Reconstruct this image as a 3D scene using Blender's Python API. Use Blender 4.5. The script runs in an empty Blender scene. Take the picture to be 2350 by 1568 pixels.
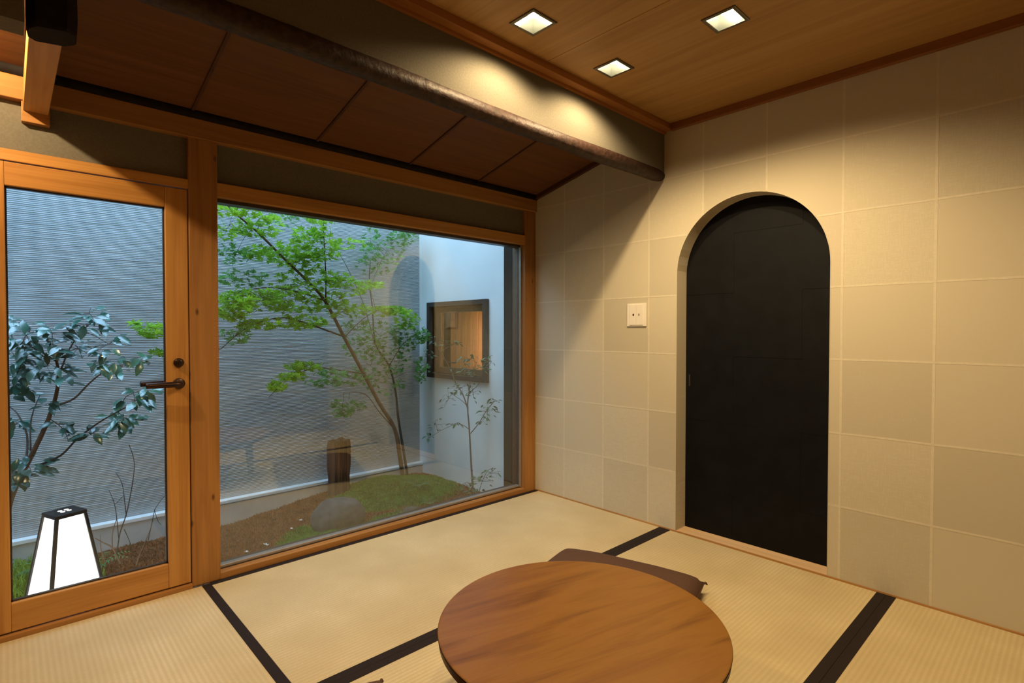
import bpy, bmesh, math, random
from mathutils import Vector, Matrix, Euler, noise

# ------------------------------------------------------------------ camera, world, exposure
S = bpy.context.scene
COL = S.collection
S.view_settings.view_transform = 'Standard'
S.view_settings.look = 'None'
S.view_settings.gamma = 1.0
S.view_settings.use_curve_mapping = False
S.view_settings.exposure = 0.0
S.cycles.use_denoising = True
S.cycles.use_adaptive_sampling = True
S.cycles.adaptive_threshold = 0.035
S.cycles.max_bounces = 7
S.cycles.diffuse_bounces = 3
S.cycles.glossy_bounces = 3
S.cycles.transparent_max_bounces = 24
S.cycles.sample_clamp_indirect = 6.0

YAW, PITCH, ROLL, FPX = 0.75335, 0.01792, 0.00066, 1237.0
CAM = Vector((-2.4826, -2.4263, 1.02))
FWD = Vector((math.sin(YAW) * math.cos(PITCH), math.cos(YAW) * math.cos(PITCH), -math.sin(PITCH)))
RGT = Vector((math.cos(YAW), -math.sin(YAW), 0.0))
UPV = RGT.cross(FWD)
R2 = math.cos(ROLL) * RGT + math.sin(ROLL) * UPV
U2 = -math.sin(ROLL) * RGT + math.cos(ROLL) * UPV
cd = bpy.data.cameras.new('camera')
cam = bpy.data.objects.new('camera', cd)
COL.objects.link(cam)
cd.sensor_width = 36.0
cd.lens = 36.0 * FPX / 2350.0
cd.clip_start = 0.02
cam.matrix_world = Matrix(((R2.x, U2.x, -FWD.x, CAM.x), (R2.y, U2.y, -FWD.y, CAM.y),
                           (R2.z, U2.z, -FWD.z, CAM.z), (0, 0, 0, 1)))
S.camera = cam

W = bpy.data.worlds.new('overcast_sky')
S.world = W
W.use_nodes = True
W.node_tree.nodes['Background'].inputs[0].default_value = (0.43, 0.69, 1.0, 1)
W.node_tree.nodes['Background'].inputs[1].default_value = 7.2

LAMP_COL = (1.0, 0.72, 0.38)
DOWNLIGHT_W = 33.5
ALCOVE_W = 35.0


def at(px, py, Y):
    """point in the garden seen at photo position (px, py) on the vertical plane y = Y"""
    d = FWD + R2 * ((px - 1175.0) / FPX) - U2 * ((py - 784.0) / FPX)
    t = (Y - CAM.y) / d.y
    return CAM + d * t


# ------------------------------------------------------------------ material helpers
def newmat(name):
    m = bpy.data.materials.new(name)
    m.use_nodes = True
    nt = m.node_tree
    b = nt.nodes['Principled BSDF']
    return m, nt, b


def nd(nt, typ, **kw):
    n = nt.nodes.new(typ)
    for k, v in kw.items():
        if k.startswith('i_'):
            key = k[2:]
            n.inputs[int(key) if key.isdigit() else key.replace('_', ' ')].default_value = v
        else:
            setattr(n, k, v)
    return n


def rgba(c):
    return (c[0], c[1], c[2], 1.0)


def ramp(nt, fac, stops):
    r = nd(nt, 'ShaderNodeValToRGB')
    e = r.color_ramp.elements
    e[0].position, e[0].color = stops[0][0], rgba(stops[0][1])
    e[1].position, e[1].color = stops[-1][0], rgba(stops[-1][1])
    for p, c in stops[1:-1]:
        x = e.new(p)
        x.color = rgba(c)
    nt.links.new(fac, r.inputs[0])
    return r.outputs[0]


def coords(nt, space, scale, rot=(0, 0, 0)):
    if space == 'world':
        src = nd(nt, 'ShaderNodeNewGeometry').outputs['Position']
    else:
        src = nd(nt, 'ShaderNodeTexCoord').outputs['Object']
    mp = nd(nt, 'ShaderNodeMapping')
    mp.inputs['Scale'].default_value = scale
    mp.inputs['Rotation'].default_value = rot
    nt.links.new(src, mp.inputs[0])
    return mp.outputs[0]


def noise_tex(nt, vec, scale, detail=4, rough=0.55, dist=0.0):
    n = nd(nt, 'ShaderNodeTexNoise')
    n.inputs['Scale'].default_value = scale
    n.inputs['Detail'].default_value = detail
    n.inputs['Roughness'].default_value = rough
    n.inputs['Distortion'].default_value = dist
    nt.links.new(vec, n.inputs['Vector'])
    return n.outputs[0]


def bump(nt, b, h, strength, dist):
    n = nd(nt, 'ShaderNodeBump')
    n.inputs['Strength'].default_value = strength
    n.inputs['Distance'].default_value = dist
    nt.links.new(h, n.inputs['Height'])
    nt.links.new(n.outputs[0], b.inputs['Normal'])


def plain(name, col, rough=0.6, metal=0.0, spec=0.5, var=0.0, vscale=30, bumpk=0.0, space='world'):
    m, nt, b = newmat(name)
    b.inputs['Roughness'].default_value = rough
    b.inputs['Metallic'].default_value = metal
    b.inputs['Specular IOR Level'].default_value = spec
    v = coords(nt, space, (1, 1, 1))
    n = noise_tex(nt, v, vscale, 5)
    lo = [c * (1 - var) for c in col]
    hi = [min(1, c * (1 + var)) for c in col]
    nt.links.new(ramp(nt, n, [(0.3, lo), (0.7, hi)]), b.inputs['Base Color'])
    if bumpk:
        bump(nt, b, n, bumpk, 0.004)
    return m


def wood(name, lo, hi, axis='x', rough=0.45, scale=1.0, space='world', knots=False, spec=0.35, bumpk=0.06):
    m, nt, b = newmat(name)
    b.inputs['Roughness'].default_value = rough
    b.inputs['Specular IOR Level'].default_value = spec
    s = {'x': (1.2, 22, 22), 'y': (22, 1.2, 22), 'z': (22, 22, 1.2)}[axis]
    v = coords(nt, space, tuple(q * scale for q in s))
    n1 = noise_tex(nt, v, 1.0, 3, 0.55, 1.2)
    s2 = {'x': (3, 180, 180), 'y': (180, 3, 180), 'z': (180, 180, 3)}[axis]
    v2 = coords(nt, space, tuple(q * scale for q in s2))
    n2 = noise_tex(nt, v2, 1.0, 2)
    mx = nd(nt, 'ShaderNodeMath', operation='MULTIPLY_ADD')
    nt.links.new(n2, mx.inputs[0])
    mx.inputs[1].default_value = 0.35
    nt.links.new(n1, mx.inputs[2])
    mid = [(a + c) / 2 for a, c in zip(lo, hi)]
    col = ramp(nt, mx.outputs[0], [(0.42, lo), (0.62, mid), (0.85, hi)])
    if knots:
        vk = coords(nt, space, {'x': (1.0, 5, 5), 'y': (5, 1, 5), 'z': (6, 6, 2.6)}[axis])
        vo = nd(nt, 'ShaderNodeTexVoronoi')
        vo.inputs['Scale'].default_value = 2.1
        nt.links.new(vk, vo.inputs['Vector'])
        lt = nd(nt, 'ShaderNodeMapRange')
        lt.inputs['From Min'].default_value = 0.03
        lt.inputs['From Max'].default_value = 0.10
        nt.links.new(vo.outputs['Distance'], lt.inputs[0])
        mixn = nd(nt, 'ShaderNodeMix', data_type='RGBA')
        nt.links.new(lt.outputs[0], mixn.inputs[0])
        mixn.inputs[6].default_value = rgba([c * 0.35 for c in lo])
        nt.links.new(col, mixn.inputs[7])
        col = mixn.outputs[2]
    nt.links.new(col, b.inputs['Base Color'])
    bump(nt, b, n2, bumpk, 0.002)
    return m


def tatami_mat_material(name, axis):
    """woven rush: ribs run along the mat, rush runs across it"""
    m, nt, b = newmat(name)
    b.inputs['Roughness'].default_value = 0.62
    b.inputs['Specular IOR Level'].default_value = 0.3
    src = nd(nt, 'ShaderNodeNewGeometry').outputs['Position']
    sx = nd(nt, 'ShaderNodeSeparateXYZ')
    nt.links.new(src, sx.inputs[0])
    along, across = (0, 1) if axis == 'x' else (1, 0)

    def sine(out, freq):
        a = nd(nt, 'ShaderNodeMath', operation='MULTIPLY')
        nt.links.new(out, a.inputs[0])
        a.inputs[1].default_value = freq * 2 * math.pi
        s = nd(nt, 'ShaderNodeMath', operation='SINE')
        nt.links.new(a.outputs[0], s.inputs[0])
        return s.outputs[0]
    rib = sine(sx.outputs[across], 1 / 0.0150)
    ribabs = nd(nt, 'ShaderNodeMath', operation='MULTIPLY_ADD')
    nt.links.new(rib, ribabs.inputs[0])
    ribabs.inputs[1].default_value = 0.5
    ribabs.inputs[2].default_value = 0.5
    # rush strands across the ribs, fine, irregular
    sc = (520, 45, 1) if axis == 'x' else (45, 520, 1)
    strands = noise_tex(nt, coords(nt, 'world', sc), 1.0, 3, 0.6)
    tone = noise_tex(nt, coords(nt, 'world', (2.2, 2.2, 1)), 1.0, 3)
    f = nd(nt, 'ShaderNodeMath', operation='MULTIPLY_ADD')
    nt.links.new(strands, f.inputs[0])
    f.inputs[1].default_value = 0.42
    nt.links.new(tone, f.inputs[2])
    g = nd(nt, 'ShaderNodeMath', operation='MULTIPLY_ADD')
    nt.links.new(ribabs.outputs[0], g.inputs[0])
    g.inputs[1].default_value = 0.15
    nt.links.new(f.outputs[0], g.inputs[2])
    nt.links.new(ramp(nt, g.outputs[0], [(0.45, (0.48, 0.378, 0.208)), (0.85, (0.60, 0.49, 0.285)), (1.25, (0.68, 0.572, 0.36))]),
                 b.inputs['Base Color'])
    h = nd(nt, 'ShaderNodeMath', operation='MULTIPLY_ADD')
    nt.links.new(strands, h.inputs[0])
    h.inputs[1].default_value = 0.5
    nt.links.new(ribabs.outputs[0], h.inputs[2])
    bump(nt, b, h.outputs[0], 0.4, 0.0012)
    return m


def glass_material(name, tint=(0.93, 0.97, 0.97), r0=0.055, gain=1.0):
    """flat pane: clear transmission plus mirror reflection that grows toward grazing angles"""
    m = bpy.data.materials.new(name)
    m.use_nodes = True
    nt = m.node_tree
    nt.nodes.clear()
    out = nd(nt, 'ShaderNodeOutputMaterial')
    lw = nd(nt, 'ShaderNodeLayerWeight')
    lw.inputs[0].default_value = 0.5
    pw = nd(nt, 'ShaderNodeMath', operation='POWER')
    nt.links.new(lw.outputs['Facing'], pw.inputs[0])
    pw.inputs[1].default_value = 5.0
    ma = nd(nt, 'ShaderNodeMath', operation='MULTIPLY_ADD')
    nt.links.new(pw.outputs[0], ma.inputs[0])
    ma.inputs[1].default_value = (1 - r0) * gain
    ma.inputs[2].default_value = r0
    ma.use_clamp = True
    tr = nd(nt, 'ShaderNodeBsdfTransparent')
    tr.inputs[0].default_value = rgba(tint)
    gl = nd(nt, 'ShaderNodeBsdfGlossy')
    gl.inputs['Roughness'].default_value = 0.0
    gl.inputs[0].default_value = (1, 1, 1, 1)
    mx = nd(nt, 'ShaderNodeMixShader')
    nt.links.new(ma.outputs[0], mx.inputs[0])
    nt.links.new(tr.outputs[0], mx.inputs[1])
    nt.links.new(gl.outputs[0], mx.inputs[2])
    nt.links.new(mx.outputs[0], out.inputs[0])
    return m


def emitter(name, col, strength):
    m = bpy.data.materials.new(name)
    m.use_nodes = True
    nt = m.node_tree
    nt.nodes.clear()
    out = nd(nt, 'ShaderNodeOutputMaterial')
    e = nd(nt, 'ShaderNodeEmission')
    e.inputs[0].default_value = rgba(col)
    e.inputs[1].default_value = strength
    nt.links.new(e.outputs[0], out.inputs[0])
    return m


def leaf_material(name, dark, light, rough, transl, spec=0.5, freq=9.0):
    m, nt, b = newmat(name)
    v = coords(nt, 'world', (1, 1, 1))
    n = noise_tex(nt, v, freq, 3, 0.6)
    oi = nd(nt, 'ShaderNodeObjectInfo')
    ad = nd(nt, 'ShaderNodeMath', operation='MULTIPLY_ADD')
    nt.links.new(oi.outputs['Random'], ad.inputs[0])
    ad.inputs[1].default_value = 0.30
    nt.links.new(n, ad.inputs[2])
    c = ramp(nt, ad.outputs[0], [(0.40, dark), (0.88, light)])
    nt.links.new(c, b.inputs['Base Color'])
    b.inputs['Roughness'].default_value = rough
    b.inputs['Specular IOR Level'].default_value = spec
    if spec >= 1.0:      # waxy evergreen leaf
        b.inputs['Coat Weight'].default_value = 1.0
        b.inputs['Coat Roughness'].default_value = 0.2
    tl = nd(nt, 'ShaderNodeBsdfTranslucent')
    nt.links.new(c, tl.inputs[0])
    mx = nd(nt, 'ShaderNodeMixShader')
    mx.inputs[0].default_value = transl
    out = [x for x in nt.nodes if x.type == 'OUTPUT_MATERIAL'][0]
    nt.links.new(b.outputs[0], mx.inputs[1])
    nt.links.new(tl.outputs[0], mx.inputs[2])
    nt.links.new(mx.outputs[0], out.inputs[0])
    return m


def paper_material(name, k0=1.0):
    m, nt, b = newmat(name)
    b.inputs['Roughness'].default_value = 0.85
    b.inputs['Specular IOR Level'].default_value = 0.15
    n1 = noise_tex(nt, coords(nt, 'world', (1, 6, 90)), 3.0, 4, 0.7)
    n2 = noise_tex(nt, coords(nt, 'world', (1, 90, 6)), 3.0, 4, 0.7)
    ad = nd(nt, 'ShaderNodeMath', operation='ADD')
    nt.links.new(n1, ad.inputs[0])
    nt.links.new(n2, ad.inputs[1])
    oi = nd(nt, 'ShaderNodeObjectInfo')
    k = nd(nt, 'ShaderNodeMath', operation='MULTIPLY_ADD')
    nt.links.new(oi.outputs['Random'], k.inputs[0])
    k.inputs[1].default_value = 0.55
    nt.links.new(ad.outputs[0], k.inputs[2])
    nt.links.new(ramp(nt, k.outputs[0], [(p_, tuple(k0 * q_ for q_ in c_)) for p_, c_ in ((0.70, (0.50, 0.45, 0.335)), (1.25, (0.60, 0.545, 0.415)), (1.75, (0.68, 0.63, 0.49)))]),
                 b.inputs['Base Color'])
    bump(nt, b, ad.outputs[0], 0.05, 0.002)
    return m


M = {}
M['paper'] = paper_material('washi_paper', 0.95)
M['paper_b'] = paper_material('washi_paper_darker', 0.875)
M['seam'] = plain('washi_overlap', (0.64, 0.585, 0.455), 0.85, spec=0.15, var=0.05, vscale=60)
M['plaster'] = plain('earth_plaster', (0.158, 0.146, 0.118), 0.92, spec=0.1, var=0.10, vscale=160, bumpk=0.25)
M['plaster_room'] = plain('room_plaster', (0.50, 0.44, 0.31), 0.92, spec=0.1, var=0.06, vscale=90, bumpk=0.15)
M['frame_x'] = wood('cypress_frame_x', (0.36, 0.155, 0.035), (0.55, 0.275, 0.075), 'x', 0.42)
M['frame_z'] = wood('cypress_frame_z', (0.36, 0.155, 0.035), (0.55, 0.275, 0.075), 'z', 0.42)
M['post_z'] = wood('old_post_wood', (0.26, 0.11, 0.026), (0.40, 0.19, 0.055), 'z', 0.5, knots=True)
M['post_x'] = wood('old_beam_wood', (0.26, 0.11, 0.026), (0.40, 0.19, 0.055), 'x', 0.5)
M['post_y'] = wood('edge_beam_wood', (0.34, 0.16, 0.05), (0.50, 0.27, 0.09), 'y', 0.5)
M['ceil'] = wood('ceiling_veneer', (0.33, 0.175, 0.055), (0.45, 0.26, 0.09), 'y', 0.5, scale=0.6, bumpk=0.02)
M['trim_x'] = wood('ceiling_trim_x', (0.27, 0.10, 0.022), (0.38, 0.16, 0.04), 'x', 0.5)
M['trim_y'] = wood('ceiling_trim_y', (0.20, 0.07, 0.018), (0.29, 0.11, 0.03), 'y', 0.5)
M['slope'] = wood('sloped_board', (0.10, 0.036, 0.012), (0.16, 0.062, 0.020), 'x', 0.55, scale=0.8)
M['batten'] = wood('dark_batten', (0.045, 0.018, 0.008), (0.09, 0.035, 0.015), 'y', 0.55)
M['log'] = plain('barked_log', (0.035, 0.017, 0.012), 0.55, spec=0.35, var=0.55, vscale=45, bumpk=0.9)
M['black_post'] = plain('sooted_post', (0.012, 0.008, 0.007), 0.8, spec=0.15, var=0.4, vscale=25, bumpk=0.4)
M['tat_x'] = tatami_mat_material('tatami_rush_x', 'x')
M['tat_y'] = tatami_mat_material('tatami_rush_y', 'y')
M['heri'] = plain('black_cloth_edge', (0.022, 0.015, 0.014), 0.85, spec=0.2, var=0.25, vscale=400, bumpk=0.2)
M['glass'] = glass_material('window_glass', (0.94, 0.97, 0.965), 0.08)
M['glass_door'] = glass_material('door_glass', (0.96, 0.98, 0.98), 0.03)
M['alu'] = plain('aluminium_rail', (0.42, 0.38, 0.35), 0.4, 0.6, var=0.06)
M['bronze'] = plain('bronze_rail', (0.06, 0.045, 0.035), 0.45, 0.4, var=0.1)
M['return'] = plain('dark_outer_board', (0.016, 0.014, 0.011), 0.7, spec=0.2, var=0.15)
M['jamb'] = plain('brown_jamb', (0.13, 0.075, 0.04), 0.55, var=0.15)
M['handle'] = plain('bronze_handle', (0.045, 0.024, 0.018), 0.33, 0.7, var=0.2)
M['black_door'] = plain('black_door_paper', (0.0036, 0.0040, 0.0054), 0.62, spec=0.16, var=0.35, vscale=14, bumpk=0.12)
M['dark_wall'] = wood('low_bounce_boards', (0.10, 0.055, 0.03), (0.17, 0.10, 0.055), 'z', 0.6)  # tone of the unseen walls, made dark to cut bounced light
M['sill'] = wood('pale_sill', (0.60, 0.40, 0.22), (0.74, 0.53, 0.32), 'y', 0.5)
M['plate'] = plain('switch_plastic', (0.80, 0.75, 0.66), 0.35, var=0.02)
M['led_red'] = plain('dark_indicator', (0.05, 0.012, 0.01), 0.3)
M['led_grey'] = plain('grey_indicator', (0.33, 0.28, 0.22), 0.3)
M['ribbed'] = plain('combed_plaster', (0.50, 0.52, 0.53), 0.9, spec=0.15, var=0.07, vscale=5, bumpk=0.12)
M['white_wall'] = plain('white_stucco', (0.80, 0.81, 0.80), 0.9, spec=0.15, var=0.05, vscale=3, bumpk=0.06)
M['curb'] = plain('concrete_curb', (0.52, 0.53, 0.54), 0.85, var=0.14, vscale=6, bumpk=0.1)
M['curb_top'] = plain('white_flashing', (0.86, 0.87, 0.88), 0.5, var=0.04)
M['black_metal'] = plain('black_frame', (0.03, 0.028, 0.028), 0.45, spec=0.4, var=0.2)
M['orange_board'] = wood('cedar_board', (0.52, 0.19, 0.05), (0.68, 0.29, 0.09), 'z', 0.45)
M['shade'] = emitter('lantern_shade', (1.0, 0.985, 0.94), 1.9)
M['bulb'] = emitter('lamp_bulb', (1.0, 0.88, 0.66), 45.0)
M['reflector'] = plain('lamp_reflector', (0.16, 0.16, 0.12), 0.3, 0.3, var=0.02)
M['fix_trim'] = plain('lamp_trim', (0.12, 0.11, 0.085), 0.35, 0.5, var=0.1)
M['cushion'] = plain('brown_cloth', (0.105, 0.058, 0.040), 0.9, spec=0.15, var=0.12, vscale=220, bumpk=0.12, space='object')
M['bark'] = plain('tree_bark', (0.13, 0.085, 0.055), 0.85, var=0.35, vscale=40, bumpk=0.4)
M['bark_dark'] = plain('dark_tree_bark', (0.055, 0.05, 0.042), 0.85, var=0.3, vscale=40, bumpk=0.3)
M['bark_pale'] = plain('pale_tree_bark', (0.17, 0.15, 0.14), 0.85, var=0.25, vscale=60, bumpk=0.2)
M['twig'] = plain('dry_twig', (0.20, 0.12, 0.07), 0.8, var=0.4, vscale=12)
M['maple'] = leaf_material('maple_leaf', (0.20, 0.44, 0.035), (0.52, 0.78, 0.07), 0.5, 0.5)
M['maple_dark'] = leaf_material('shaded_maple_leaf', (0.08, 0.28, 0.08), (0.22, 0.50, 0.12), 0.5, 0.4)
M['camellia'] = leaf_material('camellia_leaf', (0.012, 0.085, 0.062), (0.05, 0.22, 0.155), 0.22, 0.08, 1.0)
M['nandina'] = leaf_material('nandina_leaf', (0.035, 0.075, 0.04), (0.09, 0.17, 0.06), 0.45, 0.2)
M['fern'] = leaf_material('fern_leaf', (0.06, 0.18, 0.06), (0.16, 0.36, 0.12), 0.55, 0.3)
M['moss'] = leaf_material('moss_tuft', (0.05, 0.145, 0.018), (0.15, 0.31, 0.045), 0.8, 0.2, 0.2, 14)
M['mulch'] = leaf_material('dry_moss', (0.125, 0.045, 0.02), (0.28, 0.108, 0.045), 0.85, 0.1, 0.2, 14)
M['grass'] = leaf_material('short_grass', (0.14, 0.26, 0.02), (0.34, 0.48, 0.06), 0.7, 0.3, 0.2, 14)
M['soil'] = plain('garden_soil', (0.12, 0.06, 0.032), 0.95, spec=0.1, var=0.45, vscale=35, bumpk=0.6)
M['stone'] = plain('garden_stone', (0.095, 0.082, 0.076), 0.85, var=0.3, vscale=22, bumpk=0.5)
M['stake'] = wood('weathered_stake', (0.025, 0.015, 0.010), (0.15, 0.08, 0.045), 'z', 0.85, scale=1.5, bumpk=0.6)
M['petal'] = plain('fallen_petal', (0.78, 0.74, 0.74), 0.6, var=0.05)


def table_material():
    m, nt, b = newmat('table_hardwood')
    b.inputs['Roughness'].default_value = 0.36
    b.inputs['Specular IOR Level'].default_value = 0.42
    v = coords(nt, 'object', (1.1, 10.0, 10.0))
    n1 = noise_tex(nt, v, 1.3, 5, 0.5, 1.0)
    v2 = coords(nt, 'object', (7, 170, 60))
    n2 = noise_tex(nt, v2, 1.0, 3, 0.6)
    a = nd(nt, 'ShaderNodeMath', operation='MULTIPLY_ADD')
    nt.links.new(n2, a.inputs[0])
    a.inputs[1].default_value = 0.30
    nt.links.new(n1, a.inputs[2])
    c = ramp(nt, a.outputs[0], [(0.40, (0.125, 0.047, 0.009)), (0.54, (0.19, 0.080, 0.014)), (0.68, (0.245, 0.112, 0.020)), (0.92, (0.185, 0.074, 0.013))])
    nt.links.new(c, b.inputs['Base Color'])
    bump(nt, b, n2, 0.04, 0.001)
    return m


M['table'] = table_material()
M['table_edge'] = wood('table_shade_wood', (0.035, 0.014, 0.005), (0.065, 0.026, 0.008), 'x', 0.45, space='object')  # shade under the tabletop rim put into a darker wood colour

# ------------------------------------------------------------------ mesh helpers


def link(o, parent=None):
    COL.objects.link(o)
    if parent is not None:
        o.parent = parent
    return o


def mesh_obj(name, verts, faces, mat, parent=None, smooth=False, fix=True):
    me = bpy.data.meshes.new(name)
    me.from_pydata([tuple(v) for v in verts], [], faces)
    if fix:
        bm = bmesh.new()
        bm.from_mesh(me)
        bmesh.ops.recalc_face_normals(bm, faces=bm.faces)
        bm.to_mesh(me)
        bm.free()
    if smooth:
        me.polygons.foreach_set('use_smooth', [True] * len(me.polygons))
    me.materials.append(mat)
    me.update()
    return link(bpy.data.objects.new(name, me), parent)


def bm_obj(name, bm, mat, parent=None, smooth=False):
    me = bpy.data.meshes.new(name)
    bmesh.ops.recalc_face_normals(bm, faces=bm.faces)
    bm.to_mesh(me)
    bm.free()
    if smooth:
        me.polygons.foreach_set('use_smooth', [True] * len(me.polygons))
    me.materials.append(mat)
    return link(bpy.data.objects.new(name, me), parent)


BOXF = [(0, 3, 2, 1), (4, 5, 6, 7), (0, 1, 5, 4), (1, 2, 6, 5), (2, 3, 7, 6), (3, 0, 4, 7)]


def box(name, x0, x1, y0, y1, z0, z1, mat, parent=None, bev=0.0):
    x0, x1 = sorted((x0, x1))
    y0, y1 = sorted((y0, y1))
    z0, z1 = sorted((z0, z1))
    vs = [(x0, y0, z0), (x1, y0, z0), (x1, y1, z0), (x0, y1, z0), (x0, y0, z1), (x1, y0, z1), (x1, y1, z1), (x0, y1, z1)]
    if not bev:
        return mesh_obj(name, vs, BOXF, mat, parent, fix=False)
    bm = bmesh.new()
    bv = [bm.verts.new(v) for v in vs]
    for f in BOXF:
        bm.faces.new([bv[i] for i in f])
    bmesh.ops.bevel(bm, geom=list(bm.edges), offset=bev, segments=2, profile=0.5, affect='EDGES')
    return bm_obj(name, bm, mat, parent)


def hexa(name, corners, mat, parent=None):
    """8 corners: bottom loop then top loop"""
    return mesh_obj(name, corners, BOXF, mat, parent)


def empty(name, loc=(0, 0, 0), rz=0.0):
    o = bpy.data.objects.new(name, None)
    o.empty_display_size = 0.05
    o.location = loc
    o.rotation_euler = (0, 0, rz)
    return link(o)


def tag(o, label, cat, group=None, kind=None):
    o['label'] = label
    o['category'] = cat
    if group:
        o['group'] = group
    if kind:
        o['kind'] = kind
    return o


def tube_geo(pts, radii, sides=6):
    pts = [Vector(p) for p in pts]
    vs, fs = [], []
    n = len(pts)
    prev = None
    for i, p in enumerate(pts):
        t = (pts[min(i + 1, n - 1)] - pts[max(i - 1, 0)]).normalized()
        a = Vector((0, 0, 1)) if abs(t.z) < 0.9 else Vector((1, 0, 0))
        if prev is not None:
            u = prev - t * prev.dot(t)
            u = u.normalized() if u.length > 1e-5 else t.cross(a).normalized()
        else:
            u = t.cross(a).normalized()
        prev = u
        w = t.cross(u)
        r = radii[i] if isinstance(radii, (list, tuple)) else radii
        for k in range(sides):
            an = 2 * math.pi * k / sides
            vs.append(p + u * (math.cos(an) * r) + w * (math.sin(an) * r))
    for i in range(n - 1):
        for k in range(sides):
            fs.append((i * sides + k, i * sides + (k + 1) % sides, (i + 1) * sides + (k + 1) % sides, (i + 1) * sides + k))
    fs.append(tuple(range(sides - 1, -1, -1)))
    fs.append(tuple((n - 1) * sides + k for k in range(sides)))
    return vs, fs


def smooth_path(pts, sub=4):
    pts = [Vector(p) for p in pts]
    out = []
    for i in range(len(pts) - 1):
        p0 = pts[max(i - 1, 0)]
        p1, p2 = pts[i], pts[i + 1]
        p3 = pts[min(i + 2, len(pts) - 1)]
        for k in range(sub):
            t = k / sub
            out.append(0.5 * ((2 * p1) + (p2 - p0) * t + (2 * p0 - 5 * p1 + 4 * p2 - p3) * t * t + (3 * p1 - p0 - 3 * p2 + p3) * t ** 3))
    out.append(pts[-1])
    return out


def tube(name, pts, r0, r1, mat, parent=None, sides=6, sub=4):
    path = smooth_path(pts, sub)
    n = len(path)
    rad = [r0 + (r1 - r0) * i / (n - 1) for i in range(n)]
    v, f = tube_geo(path, rad, sides)
    return mesh_obj(name, v, f, mat, parent, smooth=True)


def join_geo(parts):
    vs, fs = [], []
    for v, f in parts:
        b = len(vs)
        vs += v
        fs += [tuple(i + b for i in q) for q in f]
    return vs, fs


def lathe(profile, n=48, cap=True):
    """profile: (radius, z) from bottom to top"""
    vs, fs = [], []
    for r, z in profile:
        for k in range(n):
            a = 2 * math.pi * k / n
            vs.append((r * math.cos(a), r * math.sin(a), z))
    m = len(profile)
    for i in range(m - 1):
        for k in range(n):
            fs.append((i * n + k, i * n + (k + 1) % n, (i + 1) * n + (k + 1) % n, (i + 1) * n + k))
    if cap:
        fs.append(tuple(range(n - 1, -1, -1)))
        fs.append(tuple((m - 1) * n + k for k in range(n)))
    return vs, fs


# ================================================================== STRUCTURE
ZC = 2.075          # main ceiling
XL, YB = -2.93, -2.95   # left and rear walls of the room
ROOF = 2.45

floor = box('floor', XL - 0.1, 0.2, YB - 0.1, 0.12, -0.14, -0.052, M['soil'])
tag(floor, 'wooden subfloor lying under the straw mats', 'floor', kind='structure')

# ---- wall with the arched doorway (plane x = 0)
AY0, AY1 = -1.700, -1.000      # arch jambs
AR = (AY1 - AY0) / 2
AC = (AY0 + AY1) / 2
ASP = 1.310                     # spring line
DEPTH = 0.095


def arch_z(y):
    q = AR * AR - (y - AC) ** 2
    return ASP + math.sqrt(q) if q > 0 else 0.0


def strip_panel(y0, y1, z0, z1, x0, x1, n=1):
    """panel between y0..y1 and z0..z1 with the arch cut away, x0 front, x1 back"""
    ys = [y0 + (y1 - y0) * i / n for i in range(n + 1)]
    extra = [v for v in (AY0, AY1) if y0 < v < y1]
    ys = sorted(set(ys + extra))
    parts = []
    for a, b in zip(ys[:-1], ys[1:]):
        mid = (a + b) / 2
        if AY0 < mid < AY1:
            la = max(z0, arch_z(a) if a > AY0 else ASP)
            lb = max(z0, arch_z(b) if b < AY1 else ASP)
        else:
            la = lb = z0
        if la >= z1 and lb >= z1:
            continue
        la, lb = min(la, z1 - 1e-5), min(lb, z1 - 1e-5)
        vs = [(x0, a, la), (x1, a, la), (x1, b, lb), (x0, b, lb), (x0, a, z1), (x1, a, z1), (x1, b, z1), (x0, b, z1)]
        parts.append((vs, BOXF))
    return join_geo(parts) if parts else None


v, f = strip_panel(YB, 0.0, -0.05, ROOF, 0.003, 0.094, 120)
wall_right = mesh_obj('wall_right', v, f, M['plaster_room'])
tag(wall_right, 'cream wall papered in square sheets around the arched black doorway', 'wall', kind='structure')
box('backing', 0.16, 0.2, YB - 0.1, 0.12, -0.05, ROOF, M['plaster_room'], wall_right)

cols = [0.0, -0.2455, -0.5400, -0.8370, -1.1390, -1.4400, -1.7425, -2.0440, -2.3450, -2.6450, YB]
rows = [0.0, 0.304, 0.606, 0.908, 1.206, 1.506, 1.806, 2.10]
rnd = random.Random(4)
DARK = {(2, 3), (6, 2), (7, 1), (6, 0), (3, 1), (1, 4), (4, 5), (8, 3), (8, 0), (2, 0), (0, 2), (7, 5), (3, 4)}
for ci in range(len(cols) - 1):
    for ri in range(len(rows) - 1):
        y1, y0 = cols[ci], cols[ci + 1]
        z0, z1 = rows[ri], rows[ri + 1]
        touch = y1 > AY0 and y0 < AY1 and z0 < ASP + AR
        g = strip_panel(y0, y1, z0 if ri else 0.006, z1, 0.0004 + 0.0003 * rnd.random(), 0.0035, 40 if touch else 1)
        if g and g[0]:
            mesh_obj('paper_sheet', g[0], g[1], M['paper_b' if (ci, ri) in DARK else 'paper'], wall_right)
for c in cols[1:-1]:
    wv = 0.0045
    if AY0 < c - wv and c + wv < AY1:
        z0 = arch_z(c) + 0.004
    else:
        z0 = 0.006
    box('paper_overlap', 0.0001, 0.002, c - wv, c + wv, z0, 2.10, M['seam'], wall_right)
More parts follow.
